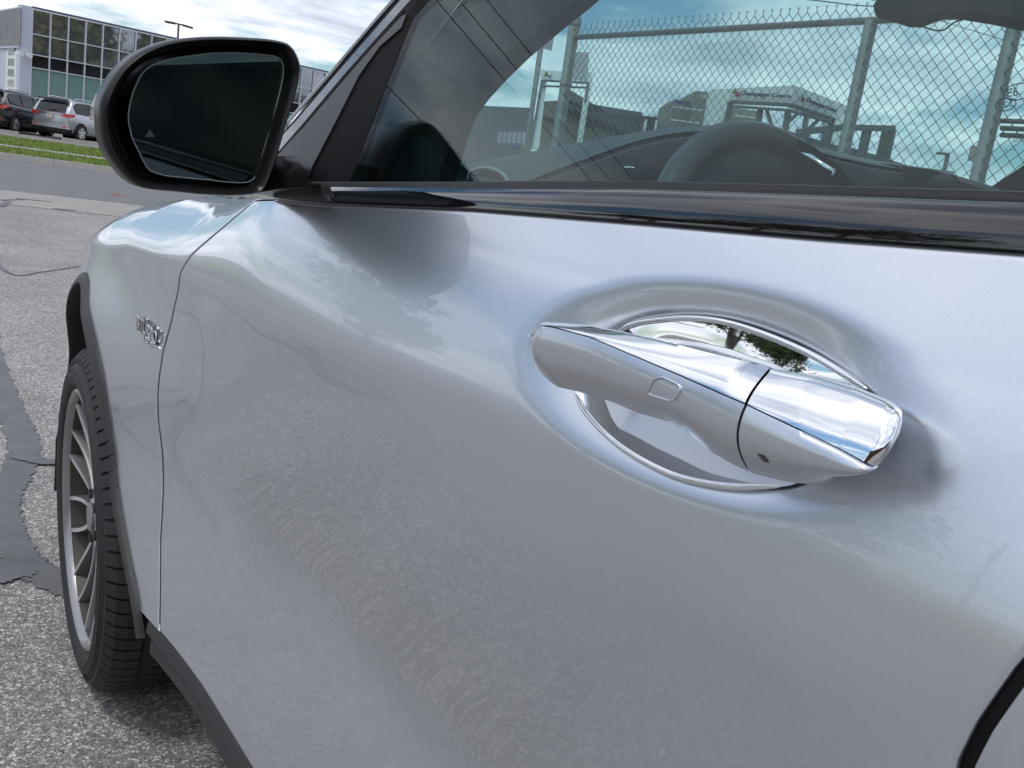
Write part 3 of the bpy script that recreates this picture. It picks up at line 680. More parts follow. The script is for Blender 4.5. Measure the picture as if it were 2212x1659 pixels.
for k in range(76):                                         # shoulder blocks and sipes
    a = 2*pi*k/76
    for (xa, xb, h) in ((.006, .060, .3455), (.068, .075, .342)):
        if xa > .06: continue
        w_ = .034
        pts = []
        for x, r0_, r1_ in ((-.004, .315, .324), (.012, .325, .341), (.033, .338, .3475), (.062, .340, .3485)):
            for da in (-w_, w_):
                for r in (r0_, r1_): pts.append((x, WC.y+r*cos(a+da+x*.25), WC.z+r*sin(a+da+x*.25)))
        fs = []
        for i in range(3):
            o_ = i*4; fs += [(o_+1, o_+3, o_+7, o_+5), (o_, o_+1, o_+5, o_+4), (o_+2, o_+6, o_+7, o_+3)]
        fs += [(0, 2, 3, 1), (12, 13, 15, 14)]
        tb.add(pts, fs)
    for (xa, xb) in ((.084, .115), (.138, .165)):
        a2 = a+.02
        pts = []
        for x in (xa, xb):
            for da in (-.030, .030):
                for r in (.342, .3485): pts.append((x, WC.y+r*cos(a2+da+x*.3), WC.z+r*sin(a2+da+x*.3)))
        tb.add(pts, [(1, 3, 7, 5), (0, 1, 5, 4), (2, 6, 7, 3), (0, 2, 3, 1), (4, 5, 7, 6)])
tag(tb.build('tread_blocks', RUBBER, wheel), kind='stuff')
rim = [(.004, .262), (-.004, .262), (-.006, .256), (.000, .250), (.010, .247)]
autos(grid('rim', ring(rim), RIMD, wheel, closed=True), 40)
autos(grid('rim_well', ring([(.0105, .2465), (.05, .236), (.17, .228)]), mat('dusty_rim_well', (.06, .058, .05), .5, .3), wheel, closed=True), 40)
autos(grid('barrel', ring([(.17, .230), (.172, .02)]), JAMB, wheel, closed=True), 40)
autos(grid('brake_disc', ring([(.115, .06), (.115, .175), (.135, .175)]), DISC, wheel, closed=True), 40)
MB().box((.07, WC.y-.17, WC.z-.05), (.13, WC.y-.10, WC.z+.10)).build('brake_caliper', CHROME_S, wheel)
def spoke_pair(k):
    a0 = 2*pi*k/9+radians(100)
    for sg in (-1, 1):
        rr = []; 
        for t in np.linspace(0, 1, 9):
            r = lerp(.045, .254, t); a = a0+sg*(radians(7)*(1-t)+radians(3)*sin(pi*t)+radians(8)*t); wdt = lerp(.014, .012, t)/r if r > 0 else 0
            xx = lerp(.030, .006, t)-.010*sin(pi*t)*-1
            cy, cz = WC.y, WC.z
            def q(ang, rad, x): return Vector((x, cy+rad*cos(ang), cz+rad*sin(ang)))
            hw = wdt*.42
            rr.append([q(a-hw*1.15, r, xx+.035), q(a-hw, r, xx+.004), q(a-hw*.8, r, xx), q(a+hw*.8, r, xx), q(a+hw, r, xx+.004), q(a+hw*1.15, r, xx+.035)])
        o = autos(grid('spoke', rr, RIMM, wheel, closed=True, capends=True), 30)
        o.data.materials.append(RIMD)
        for p in o.data.polygons:
            if abs(p.normal.x) < .6: p.material_index = 1
for k in range(9): spoke_pair(k)
autos(grid('hub', ring([(.09, .062), (.036, .066), (.026, .058), (.022, .036), (.022, .0005)], 40), RIMM, wheel, closed=True), 35)
autos(grid('hub_cap', ring([(.03, .030), (.017, .030), (.014, .026), (.014, .0005)], 32), RIMD, wheel, closed=True), 35)
for k in range(5):
    a = 2*pi*k/5+radians(64); autos(grid('wheel_bolt', ring([(.012+.012, .0105), (.018, .0105), (.018, .0005)], 6, WC.y+.048*cos(a), WC.z+.048*sin(a)), SEAL, wheel, closed=True), 35)

wheel.rotation_euler = (0, radians(-1.5), radians(-3.2)); wheel.scale = (1, 1.07, 1.07); wheel.location = (-.004, 2.02, .366)
# ---------------------------------------------------------------- door handle and chrome bowl
# bowl liner: mirror finished dish inside the recess with a raised rim
rim_px = [(1262, 770), (1300, 732), (1340, 712), (1400, 694), (1480, 687), (1560, 695), (1650, 722), (1750, 765), (1830, 812), (1876, 843), (1850, 900), (1790, 990), (1740, 1035), (1685, 1052), (1600, 1053), (1530, 1045), (1450, 1025), (1370, 985), (1310, 940), (1265, 890), (1245, 858), (1243, 810)]
def on_bowl(px, py, off):
    x = .01
    for _ in range(6):
        p = P(px, py, X=x); x = side_x(p.y, p.z)+off
    return P(px, py, X=x)
outl = [on_bowl(x, y, -.0025) for x, y in rim_px]; n_ = len(outl)
outc = [];
for k in range(n_):
    a, b_, c, d = outl[k-1], outl[k], outl[(k+1) % n_], outl[(k+2) % n_]
    for u in (0, .25, .5, .75): outc.append(.5*((2*b_)+(c-a)*u+(2*a-5*b_+4*c-d)*u*u+(3*b_-a-3*c+d)*u**3))
cen = sum(outc, Vector())/len(outc)
rws = []
for r, dep in ((1.0, .002), (.96, .004), (.9, .007), (.8, .0115), (.65, .0165), (.5, .020), (.3, .0228), (.12, .0238), (.01, .024)):
    row = []
    for p in outc:
        q = cen.lerp(p, r)+Vector((0, 0, .013*(1-r*r)*sstep(.004, -.022, p.z-cen.z))); row.append(Vector((min(lerp(side_x(cen.y, cen.z)-.007, p.x, r*r), side_x(q.y, q.z)-.0012 if r < .97 else p.x), q.y, q.z)))
    rws.append(row)
# keep the liner in front of the painted recess
dish = grid('handle_bowl_liner', rws, CHROME, door, closed=True)
def arc_tube(name, px, r, off=-.003):
    c = crv([on_bowl(x, y, off) for x, y in px], 48); n = len(c)
    rr = [r*min(1, .35+6*min(i, n-1-i)/n) for i in range(n)]
    return MB().tube(c, rr, 10).build(name, CHROME, door, True)
arc_tube('bowl_rim', [(1330, 718), (1360, 703), (1400, 694), (1480, 687), (1560, 695), (1650, 722), (1750, 765), (1830, 812), (1872, 841)], .0021)
arc_tube('bowl_rim', [(1243, 852), (1265, 890), (1310, 940), (1370, 985), (1450, 1025), (1530, 1045), (1600, 1052), (1684, 1051)], .0021)

XE_, XT_, XB_ = -.035, -.023, -.021
E_px = [(1172, 702), (1198, 706), (1278, 728), (1372, 768), (1466, 808), (1561, 850), (1610, 871), (1702, 916), (1796, 961), (1886, 1010)]
T_px = [(1169, 702), (1198, 696), (1268, 701), (1344, 716), (1419, 733), (1513, 757), (1608, 780), (1683, 801), (1749, 813), (1843, 841), (1937, 880)]
B_px = [(1137, 760), (1160, 805), (1205, 836), (1250, 846), (1325, 869), (1372, 890), (1443, 911), (1490, 937), (1537, 977), (1579, 1001), (1624, 1022), (1702, 1043), (1749, 1050), (1796, 1050), (1843, 1039), (1886, 1013)]
def curve_yz(px, X, k=.012):
    pts = [P(x, y, X=X+k*sstep(1560, 1920, x)) for x, y in px]; pts.sort(key=lambda p: p.y)
    return [p.y for p in pts], [p.z for p in pts], [p.x for p in pts]
Ey, Ez, Ex = curve_yz(E_px, XE_); Ty, Tz, Tx = curve_yz(T_px, XT_); By, Bz, Bx = curve_yz(B_px, XB_)
YF, YR, YL = .533, .2225, None
lockp = P(1610, 871, X=XE_); YL = lockp.y
def sec(y, part, y3=None):
    """cross-section of the handle at y: upper chrome face, edge, painted lower face, back"""
    fr = sstep(YF, YF-.05, y)                       # front tip eases into the bowl
    yE, yT, yB = y3 or (y, y, y)
    ze = interp(yE, Ey, Ez); zt = interp(yT, Ty, Tz); zb = interp(yB, By, Bz)
    ze = min(ze, zt-.002)
    tipf = sqrt(max(0, 1-((y-(YF-.022))/.022)**2)) if y > YF-.022 else 1
    zm = (zt+zb)/2; zt = lerp(zm, zt, tipf); zb = lerp(zm, zb, tipf); ze = lerp(zm, ze, tipf)
    XE, XT, XB = interp(yE, Ey, Ex), interp(yT, Ty, Tx), interp(yB, By, Bx)
    xe = lerp(.006, XE, .25+.75*fr); xt = lerp(.004, lerp(.006, XT, .25+.75*fr), tipf); xb = lerp(XB+.012, XB, fr)
    xe = lerp(.004, xe, tipf)
    gx = lerp(.018, -.012, sstep(YF-.03, YF-.065, y)*sstep(.29, .32, y))   # back of the bar: open grip in the middle
    if part == 'chrome':
        pts = []
        for k in range(9):
            a = k/8; z = lerp(zt, ze, a**1.0); x = lerp(xt, xe, sin(a*pi/2)**1.0*.62+a*.38); pts.append((x, z))
        return pts+[(xe+.004, ze-.0005), (lerp(gx, xe, .45), zm), (gx, zt-.006), (lerp(gx, xt, .5), zt-.0012)]
    pts = []
    for k in range(11):
        a = k/10; z = lerp(ze-.0008, zb, a); x = lerp(xe, xb, a*a)-.0045*sin(pi*a); pts.append((x, z))
    return pts+[(lerp(xb, gx, .5), zb+.0015), (gx, zb+.004), (gx, zt-.008), (lerp(xe, gx, .5), ze-.003)]
def loft(name, y0, y1, n, part, m, par, yf=None):
    rws = []
    for i in range(n+1):
        y = lerp(y0, y1, i/n); row = []
        for x, z in sec(y, part):
            row.append(Vector((x, y if yf is None else yf(x, y, z), z)))
        rws.append(row)
    return autos(grid(name, rws, m, par, closed=True, capends=True), 50)
loft('handle_grip', YF-.0006, YL+.0008, 60, 'paint', PAINT, door)
loft('handle_chrome_strip', YF-.004, YL+.0008, 60, 'chrome', CHROME, door)
# lock cap: same sections, closing to the rounded rear end
SIL = [(1936, 879), (1947, 893), (1949, 912), (1943, 938), (1924, 972), (1895, 1008), (1880, 1022), (1860, 1034), (1838, 1043)]
SZ = [P(x, y, X=-.012).z for x, y in SIL]; 
def y_end(x, z):
    px = interp(z, SZ[::-1], [q[0] for q in SIL][::-1]); py = interp(z, SZ[::-1], [q[1] for q in SIL][::-1]); return P(px, py, X=x).y
def cap(name, part, m):
    rws = []; n = 40
    for i in range(n+1):
        t = sin(i/n*pi/2); row = []
        kk = sqrt(max(0, 1-((t-.88)/.12)**2)) if t > .88 else 1.0
        for x, z in sec(lerp(YL-.0008, .237, t), part, [lerp(YL-.0008, q[0], t) for q in (Ey, Ty, By)]):
            xf = lerp(-.006, x, .45+.55*kk); zf = lerp(1.109, z, .86+.14*kk)
            row.append(Vector((xf, lerp(YL-.0008, y_end(xf, zf)+.002*(1-kk)*0, t), zf)))
        rws.append(row)
    return autos(grid(name, rws, m, door, closed=True, capends=True), 75)
cap('lock_cap', 'paint', PAINT); cap('lock_cap_chrome', 'chrome', CHROME)
# keyless touch pad: shallow rounded frame proud of the grip
bpx = [(1421, 816), (1432, 815), (1462, 829), (1470, 836), (1467, 846), (1456, 863), (1446, 866), (1408, 855), (1398, 848), (1402, 838), (1412, 820)]
def on_grip(px, py):
    best = None; lo = None; x = XE_
    for _ in range(8):
        p = P(px, py, X=x); s_ = sec(p.y, 'paint')[:11]; zs = [q[1] for q in s_][::-1]; xs = [q[0] for q in s_][::-1]; x = interp(p.z, zs, xs)
    return P(px, py, X=x-.0006)
MB().tube([on_grip(*q) for q in bpx], .00075, 6, closed=True).build('touch_pad_frame', PAINT, door, True)
MB().prism([on_grip(*q)+Vector((.0002, 0, 0)) for q in [(1636, 981), (1650, 986), (1660, 1000), (1650, 998)]], (-.0006, 0, 0)).build('key_slot', DISC, door)

# ---------------------------------------------------------------- waist trim, pillar trims, glass
rws = []
for k in range(80):
    y = lerp(-.7, 1.16, k/79); zb = belt(y); x0 = side_x(y, zb, False)
    tp = interp(y, [-.6, .233, .512, 1.06, 1.2], [1.262, 1.236, 1.217, 1.168, 1.156]); h = tp-zb
    rws.append([Vector((x0+.014, y, zb-.006)), Vector((x0+.004, y, zb+.0010)), Vector((x0-.0005, y, zb+.0024)), Vector((x0-.0005, y, zb+.12*h+.003)), Vector((x0+.0015, y, zb+.5*h)), Vector((x0+.0055, y, zb+.85*h)), Vector((x0+.010, y, tp-.002)), Vector((x0+.014, y, tp)), Vector((x0+.03, y, tp-.003))])
autos(grid('waist_trim', rws, GLOSS, door), 60)
rws = []
for k in range(80):
    y = lerp(-.7, 1.10, k/79); tp = interp(y, [-.6, .233, .512, 1.06, 1.2], [1.262, 1.236, 1.217, 1.168, 1.156]); x0 = side_x(y, belt(y), False)+.015
    rws.append([Vector((x0-.001, y, tp-.003)), Vector((x0, y, tp+.0035)), Vector((x0+.007, y, tp+.005)), Vector((x0+.010, y, tp-.003))])
grid('glass_seal', rws, SEAL, door)
GN = Vector((1, 0, -.30)).normalized(); G0 = Vector((.080, .5, 1.21))
def pg(px, py, off=0.0): return PN(px, py, G0+GN*off, GN)
def gx_(y, z, off=0): return G0.x+.30*(z-G0.z)+off
gy = [(1.06, 1.10), (1.0, 1.26)]
def quadplate(name, pts, m, par, th=.004):
    return MB().prism(pts, GN*th).build(name, m, par)
gl_edge = [pg(749, 396), pg(755, 385), pg(841, 163), pg(890, 39), pg(925, 0), pg(1010, -110)]
quadplate('door_glass', [Vector((gx_(0, 1.10), -.7, 1.10)), Vector((gx_(0, 1.10), 1.06, 1.10)), *gl_edge, Vector((gx_(0, 1.56), .55, 1.56)), Vector((gx_(0, 1.62), .2, 1.62)), Vector((gx_(0, 1.62), -.7, 1.62))], GLASS, door)
def plate(name, px, m, par, off=-.012, th=.014):
    return MB().prism([pg(x, y, off) for x, y in px], GN*th).build(name, m, par)
plate('window_channel', [(668, 366), (773, 163), (868, 33), (900, -2), (1000, -120), (1030, -120), (927, -1), (891, 39), (842, 163), (757, 387), (748, 402), (664, 402)], SEALD, door, -.0005, .004)
sail_o = [(597, 338), (604, 330), (660, 270), (750, 164), (812, 94), (868, 34)]; sail_i = [(878, 30), (866, 60), (820, 100), (775, 163), (722, 268), (673, 362), (657, 402), (600, 402)]
plate('mirror_sail', sail_o+sail_i, mat('sail_plastic', (.035, .033, .036), .38, bump=.15, bscale=900, bdist=.0005), door, -.003, .006)
# A-pillar layers, each its own strip
def strip_px(name, a, b, m, off, th, par=car):
    return MB().prism([pg(x, y, off) for x, y in a]+[pg(x, y, off) for x, y in b[::-1]], GN*th).build(name, m, par)
bx_ = [(600, 300), (634, 262), (718, 163), (858, 0), (968, -130)]
cx2 = [(603, 300), (637, 264), (723, 163), (865, 0), (976, -130)]
dx2 = [(602, 327), (655, 266), (741, 163), (886, 0), (996, -130)]
ex2 = [(603, 332), (663, 266), (749, 163), (897, 0), (1008, -130)]
MB().tube([pg(x, y, .012) for x, y in [(622, 268), (630, 259), (713, 163), (853, 0), (964, -130)]], .0042, 10).build('windscreen_trim', CHROME_S, car, True)
strip_px('pillar_seal', bx_, cx2, SEALD, .002, .008)
strip_px('pillar', cx2, dx2, mat('pillar_gloss_grey', (.10, .105, .12), .12, coat=1), -.001, .010)
strip_px('pillar_seal', dx2, ex2, SEALD, -.002, .010)

# ---------------------------------------------------------------- wing mirror
mir = bpy.data.objects.new('wing_mirror', None); COL.objects.link(mir); mir.location = (-.08, 1.12, 1.22); mir.parent = car; mir.matrix_parent_inverse = WM(car).inverted()
h_px = [(223, 243), (227, 212), (241, 181), (256, 157), (275, 136), (298, 118), (324, 104), (355, 92), (389, 84), (435, 79), (486, 78), (535, 80), (583, 83), (616, 89), (632, 98), (645, 116), (653, 143), (648, 181), (637, 222), (625, 259), (612, 305), (599, 350), (588, 382), (577, 405), (566, 416), (551, 421), (520, 424), (486, 424), (435, 421), (389, 416), (352, 413), (318, 408), (295, 398), (275, 382), (256, 358), (240, 334), (231, 312), (225, 285)]
g_px = [(277, 259), (279, 232), (285, 207), (291, 190), (298, 175), (304, 163), (318, 148), (340, 136), (372, 127), (410, 121), (450, 116), (486, 114), (530, 115), (577, 119), (600, 124), (609, 135), (612, 155), (607, 185), (600, 215), (593, 243), (583, 280), (572, 316), (563, 348), (554, 376), (545, 388), (531, 394), (500, 394), (454, 389), (420, 386), (390, 383), (370, 381), (356, 379), (335, 373), (321, 366), (309, 347), (298, 324), (287, 302), (282, 285)]
MN = Vector((.10, -1, .02)).normalized()                     # the opening looks back along the car
MY = Vector((-.08, 1.075, 1.22))
def pm(px, py, off=0.0): return PN(px, py, MY-MN*off, MN)
def closed(l, k=3):
    o = []; n = len(l)
    for i in range(n):
        a, b_, c, d = l[i-1], l[i], l[(i+1) % n], l[(i+2) % n]
        for u in [q/k for q in range(k)]: o.append(.5*((2*b_)+(c-a)*u+(2*a-5*b_+4*c-d)*u*u+(3*b_-a-3*c+d)*u**3))
    return o
H = closed([pm(*q) for q in h_px]); Gp = closed([pm(*q) for q in g_px]); assert len(H) == len(Gp)
cH = sum(H, Vector())/len(H)
def scl(l, k, off): return [cH+(p-cH)*k-MN*off for p in l]
def tow(l, l2, t, off): return [a.lerp(b_, t)-MN*off for a, b_ in zip(l, l2)]
# bezel: rounded black frame around the glass
rws = [scl(H, .97, .034), scl(H, 1.0, .03), scl(H, 1.0, .012), scl(H, .99, .003), tow(H, Gp, .18, .000), tow(H, Gp, .36, .004), tow(H, Gp, .48, .012), tow(H, Gp, .60, .024), tow(H, Gp, .8, .026)]
autos(grid('mirror_bezel', rws, BLACK, mir, closed=True), 60)
# shell: silver upper, lens band, black lower
sh = []
for k, (s_, off) in enumerate(((1.0, .030), (1.0, .036), (.975, .055), (.92, .078), (.81, .097), (.62, .110), (.35, .118), (.05, .121))): sh.append([p+Vector(((off-.03)*.42, 0, 0)) for p in scl(H, s_, off)])
shell = autos(grid('mirror_shell', sh, BLACK, mir, closed=True), 60)
shell.data.materials.append(PAINT)
zc_m = cH.z+.01
for p in shell.data.polygons:
    if p.center.z > zc_m: p.material_index = 1
glb = closed([pm(x, y, .020) for x, y in g_px])
glass_m = MB().prism(glb, -MN*.003).build('mirror_glass', MIRR, mir)
MB().prism([pm(*q, .0195) for q in [(313, 296), (335, 296), (323, 278)]], MN*.0004).build('warning_triangle', mat('icon_grey', (.05, .055, .055), .5), mir)
edge = MB().tube([p+MN*.0004 for p in glb], .0007, 6, closed=True).build('mirror_glass_edge', mat('glass_edge', (.30, .36, .37), .2), mir)
LP = [pm(x, y, .045) for x, y in [(217, 262), (219, 232), (230, 204), (243, 182), (246, 188), (236, 214), (229, 240), (227, 262)]]
lens = MB().prism(LP, -MN*.03+Vector((-.002, 0, 0))).build('turn_signal', mat('smoked_lens', (.05, .05, .055), .06, coat=1), mir)
MB().tube(LP, .0013, 6, closed=True).build('lens_trim', CHROME_S, mir, True)
MB().prism([pm(x, y, .0445) for x, y in [(223, 247), (224, 228), (231, 214), (233, 222), (228, 247)]], MN*.0012).build('amber_reflector', AMBER, mir)
# arm and foot
arm = [pm(590, 352, .02), pm(577, 408, .02), pm(545, 420, .03), pm(560, 340, .03)]
rws = []
for a_, off in ((0, .0), (1, 0)): pass
f0 = [P(586, 336, Y=1.10), P(560, 350, Y=1.12), P(548, 418, Y=1.12), P(590, 410, Y=1.10)]
f1 = [P(640, 336, X=.035), P(610, 345, X=.07), P(600, 428, X=.06), P(676, 402, X=.030)]
rr = []
for t in np.linspace(0, 1, 8):
    q = [a.lerp(b_, t) for a, b_ in zip(f0, f1)]; c = sum(q, Vector())/4; loop = []
    for k in range(16):
        u = k/16*4; i = int(u) % 4; v_ = u-int(u); p = q[i].lerp(q[(i+1) % 4], v_); loop.append(c+(p-c)*(1-.10*sin(pi*v_)*0)*lerp(1, .97, sin(pi*t)))
    rr.append(loop)
autos(grid('mirror_arm', rr, BLACK, mir, closed=True, capends=True), 50)
MB().prism([P(x, y, X=.030) for x, y in [(580, 398), (588, 418), (602, 429), (706, 433), (698, 420), (692, 400), (660, 396)]], (.03, 0, 0)).build('mirror_foot', BLACK, mir)

# ---------------------------------------------------------------- cabin
def itp(px, py, **k): return P(px, py, **k)
arc = [(944, 392), (958, 350), (975, 290), (992, 245), (1020, 205), (1060, 160), (1110, 110), (1170, 58), (1240, 0), (1330, -80)]
ins = [P(x, y, X=.17) for x, y in arc]
outp = [P(x, y, X=.13) for x, y in [(1040, -140), (930, -60), (880, 10), (800, 150), (730, 300), (690, 405)]]
MB().prism(ins+outp, (.03, .01, 0)).build('pillar_trim', INTR, car)
# windscreen and passenger side glass
ws = []
for k in range(25):
    x = lerp(.13, 1.67, k/24); c = 1-((x-.9)/.77)**2
    ws.append([Vector((x, lerp(1.32+.16*c, .50+.12*c, t), lerp(1.12, 1.66, t)+.0*c)) for t in np.linspace(0, 1, 9)])
grid('windscreen', ws, WSGLASS, car, thick=.004)
rp0, rp1 = P(2128, 412, X=1.62), P(2240, 338, X=1.60)
dv = (rp1-rp0)
MB().prism([rp0-dv*.8, rp0+dv*1.0, rp0+dv*9, rp0+dv*9+Vector((0, -.16, .0)), rp0+dv*.6+Vector((0, -.28, -.08)), rp0+Vector((0, -.4, -.3))], (.04, 0, 0)).build('passenger_pillar', INTR, car)
MB().box((.25, -.6, 1.68), (1.55, .35, 1.72)).build('roof', PAINT, car)
# dash: a padded hump, sky light painted into the paler top, darker face split at the stitched seam
top_px = [(1000, 356), (1040, 349), (1081, 341), (1180, 322), (1280, 303), (1368, 288), (1440, 280), (1521, 276), (1620, 280), (1760, 320), (1900, 352), (2060, 374)]
seam_px = [(1040, 440), (1090, 410), (1138, 391), (1200, 366), (1270, 340), (1320, 322), (1368, 306), (1440, 290), (1521, 282), (1620, 286), (1760, 326), (1900, 358), (2060, 380)]
TY, SY = 1.22, 1.02
tl = crv([P(x, y, Y=TY) for x, y in top_px], 60)
sl = crv([P(x, y, Y=SY) for x, y in seam_px], 60)
rws = [[Vector((p.x, 1.34, p.z-.06)) for p in tl], [Vector((p.x, 1.28, p.z-.010)) for p in tl], tl]
for t in (.25, .5, .75, .93, 1.0): rws.append([a.lerp(b_, t)+Vector((0, 0, .006*sin(pi*t))) for a, b_ in zip(tl, sl)])
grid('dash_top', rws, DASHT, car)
rws = [[p+Vector((0, .006, -.002)) for p in sl], [p+Vector((0, -.002, -.007)) for p in sl], [p+Vector((0, -.022, -.012)) for p in sl], [p+Vector((0, -.035, -.05)) for p in sl], [p+Vector((0, -.02, -.30)) for p in sl]]
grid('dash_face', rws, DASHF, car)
stm = MB(); ss = crv(sl, 300)
for off in ((0, -.006, .0015), (0, -.012, -.0075)):
    for k in range(0, 298, 3): stm.tube([ss[k]+Vector(off), ss[k+2]+Vector(off)], .0007, 4)
tag(stm.build('stitching', STITCH, car), kind='stuff')
vr = [P(x, y, X=.46) for x, y in [(1290, 420), (1300, 393), (1312, 378), (1328, 368), (1348, 363), (1370, 362)]]
MB().tube(crv(vr, 24), [.0006+.0024*sin(pi*i/23)**.6 for i in range(24)], 8).build('vent_ring', CHROME, car, True)
tw = [P(x, y, X=.30) for x, y in [(1012, 391), (1018, 372), (1040, 364), (1065, 366), (1085, 376), (1097, 392)]]
MB().tube(crv(tw, 20), .0028, 8).build('tweeter_ring', mat('grey_trim', (.35, .36, .36), .4), car, True)
MB().prism([P(x, y, X=.31) for x, y in [(1018, 394), (1022, 376), (1040, 368), (1064, 370), (1082, 379), (1092, 394)]], (.01, 0, 0)).build('tweeter_grille', INTR, car)
# steering wheel
swp = bpy.data.objects.new('steering_wheel', None); COL.objects.link(swp); swp.parent = car; swp.matrix_parent_inverse = WM(car).inverted()
top = P(1636, 266, X=.47); ax1 = Vector((1, 0, 0)); tilt = radians(24)
ud = Vector((0, sin(tilt), cos(tilt))); R_ = .20; sc_ = top-ud*(R_+.016)
ringp = [sc_+(ax1*cos(a)+ud*sin(a))*R_ for a in np.linspace(0, 2*pi, 65)[:-1]]
MB().tube(ringp, .0165, 14, closed=True).build('steering_rim', mat('steering_leather', (.03, .034, .034), .4, bump=.0, bscale=500, bdist=.0006), swp, True)
nrm = ax1.cross(ud)
rws = []
for r, o_ in ((.186, .0), (.15, .02), (.12, -.02), (.06, -.04), (.005, -.045)):
    rws.append([sc_+(ax1*cos(a)+ud*sin(a)*1.0)*r+nrm*(-o_)*-1 for a in np.linspace(0, 2*pi, 41)[:-1]])
grid('steering_hub', rws, INTR, swp, closed=True)
MB().tube([P(1826-36, 381+12, X=.50), P(1800, 372, X=.50), P(1750, 340, X=.50), P(1716, 325, X=.50)], [.001, .004, .004, .001], 8).build('spoke_gap_glint', CHROME_S, swp, True)  # bright strip standing in for light seen through the spoke opening
swp.location = (0, 0, 0)
# instrument hood behind the wheel, passenger side dash end
hd = [P(x, y, X=.52) for x, y in [(1460, 400), (1500, 330), (1560, 290), (1630, 276), (1700, 288), (1760, 318), (1815, 362), (1850, 410), (1850, 470), (1440, 470)]]
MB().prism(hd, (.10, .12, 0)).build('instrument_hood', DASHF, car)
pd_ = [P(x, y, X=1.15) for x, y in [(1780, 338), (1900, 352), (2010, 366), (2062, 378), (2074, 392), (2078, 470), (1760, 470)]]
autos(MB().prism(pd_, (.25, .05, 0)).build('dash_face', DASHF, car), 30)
kn = P(2036, 400, X=1.1); b = bmesh.new(); bmesh.ops.create_uvsphere(b, u_segments=16, v_segments=10, radius=.020, matrix=Matrix.Translation(kn)); me = bpy.data.meshes.new('dash_knob'); b.to_mesh(me); b.free(); link('dash_knob', me, DASHF, car, True)
# interior mirror housing and its cable
im = [P(x, y, X=.72) for x, y in [(1886, 12), (1896, -4), (1920, -60), (2280, -60), (2280, 60), (2212, 44), (2150, 32), (2085, 22), (2047, 18), (2015, 30), (1990, 40), (1962, 39), (1925, 27), (1896, 22)]]
autos(MB().prism(im, (.05, .03, 0)).build('interior_mirror', INTR, car), 40)
MB().tube(crv([P(x, y, X=.80) for x, y in [(1975, 40), (1990, 55), (2018, 65), (2040, 64), (2062, 48), (2090, 41), (2130, 42), (2160, 50), (2190, 58)]], 30), .0012, 6).build('mirror_cable', SEAL, car, True)
# etched marks on the far glass
ETCH = mat('glass_etching', (.03, .05, .07), .8)
eo = P(2166, 221, X=1.60); exv = (P(2212, 214, X=1.60)-eo).normalized(); eyv = Vector((0, .25, 1)).normalized()
def ell(name, c, rx, ry):
    return MB().tube([c+exv*rx*cos(a)+eyv*ry*sin(a) for a in np.linspace(0, 2*pi, 33)[:-1]], .0012, 5, closed=True).build(name, ETCH, car)
k_ = (eo-CAM).dot(fw)/F_PX
c_e = P(2200, 198, X=1.60); ell('etched_mark', c_e, 32*k_, 17*k_)
text('etched_mark', 'E6', 26*k_, P(2176, 210, X=1.60), exv, eyv, ETCH, car, .001)
c_c = P(2172, 226, X=1.60); ell('etched_mark', c_c, 22*k_, 13*k_)
text('etched_mark', 'CCC', 18*k_, P(2158, 234, X=1.60), exv, eyv, ETCH, car, .001, width=30*k_)
text('etched_mark', 'DOT', 9*k_, P(2188, 307, X=1.60), exv, eyv, ETCH, car, .001)
text('etched_mark', '• • •', 14*k_, P(2172, 330, X=1.60), exv, eyv, ETCH, car, .001)

# ================================================================== FENCE beyond the car
FX = 4.52; FT = 2.43
fen = thing('chain_link_fence', 'tall galvanised chain link fence beyond the passenger windows', 'fence', (FX, 4, 0))
def fpt(y, z): return Vector((FX, y, z))
ep = P(1240, 62, X=FX); y_end = ep.y
yA = P(1888, 20, X=FX).y; yB = P(2196, 40, X=FX).y
for i, (yy, r, hh) in enumerate(((y_end, .048, .10), (yA, .038, -.03), (yB, .040, -.03), (yB-(yA-yB)*1.5, .038, -.03))):
    po = MB().tube([fpt(yy, 0), fpt(yy, FT+hh)], r, 18).build('post', GALV, fen, True)
    if i == 0:
        MB().tube([fpt(yy, FT+.07), fpt(yy, FT+.115), fpt(yy, FT+.14), fpt(yy, FT+.15)], [.054, .054, .040, .012], 18).build('post_cap', GALV, po, ang=50)
        MB().tube([fpt(yy, FT-.42), fpt(yy, FT-.40)], .052, 18).build('clamp_band', GALV, po, True)
MB().tube([fpt(y_end, FT-.03), fpt(-3, FT-.03)], .022, 12).build('top_rail', GALV, fen, True)
wv = []; wf = []; hw_, hz_ = .0355, .037
ny = int((y_end-1.2)/hw_); zig = MB()
nz_ = 42; zlow = .85
def wire(y0, sgn):
    pts = []; z = FT+.085
    nsteps = int((z-zlow)/hz_)
    for k in range(nsteps+1):
        side = (k % 2)*sgn; pts.append(Vector((FX-.030+(.0022 if k % 2 else -.0022), y0-hw_*.5*(1 if side > 0 else 0)*2 if False else y0-(hw_ if side else 0), z-k*hz_)))
    return pts
for i in range(ny):
    y0 = y_end-.03-i*hw_; pts = []
    k = 0; z = FT+.034; zt_ = z
    # a zigzag wire; neighbours interlock to make diamonds
    off = 0 if i % 2 == 0 else 1
    pts = []
    for k in range(int((z-zlow)/hz_)+1):
        yy = y0+(hw_*.52 if (k+off) % 2 else -hw_*.52); pts.append(Vector((FX-.030+(.0018 if (k % 2) else -.0018), yy, z-k*hz_)))
    zig.tube(pts, .0029, 4, caps=False)
    if off == 0: # twisted barb on top
        q = pts[0] if pts[0].y < y0 else pts[0]
    c = pts[0]
    if i % 2 == 0: zig.tube([c, c+Vector((0, 0, .018)), c+Vector((0, .010, .034))], .0027, 4); zig.tube([c+Vector((0, 0, .018)), c+Vector((0, -.010, .034))], .0027, 4)
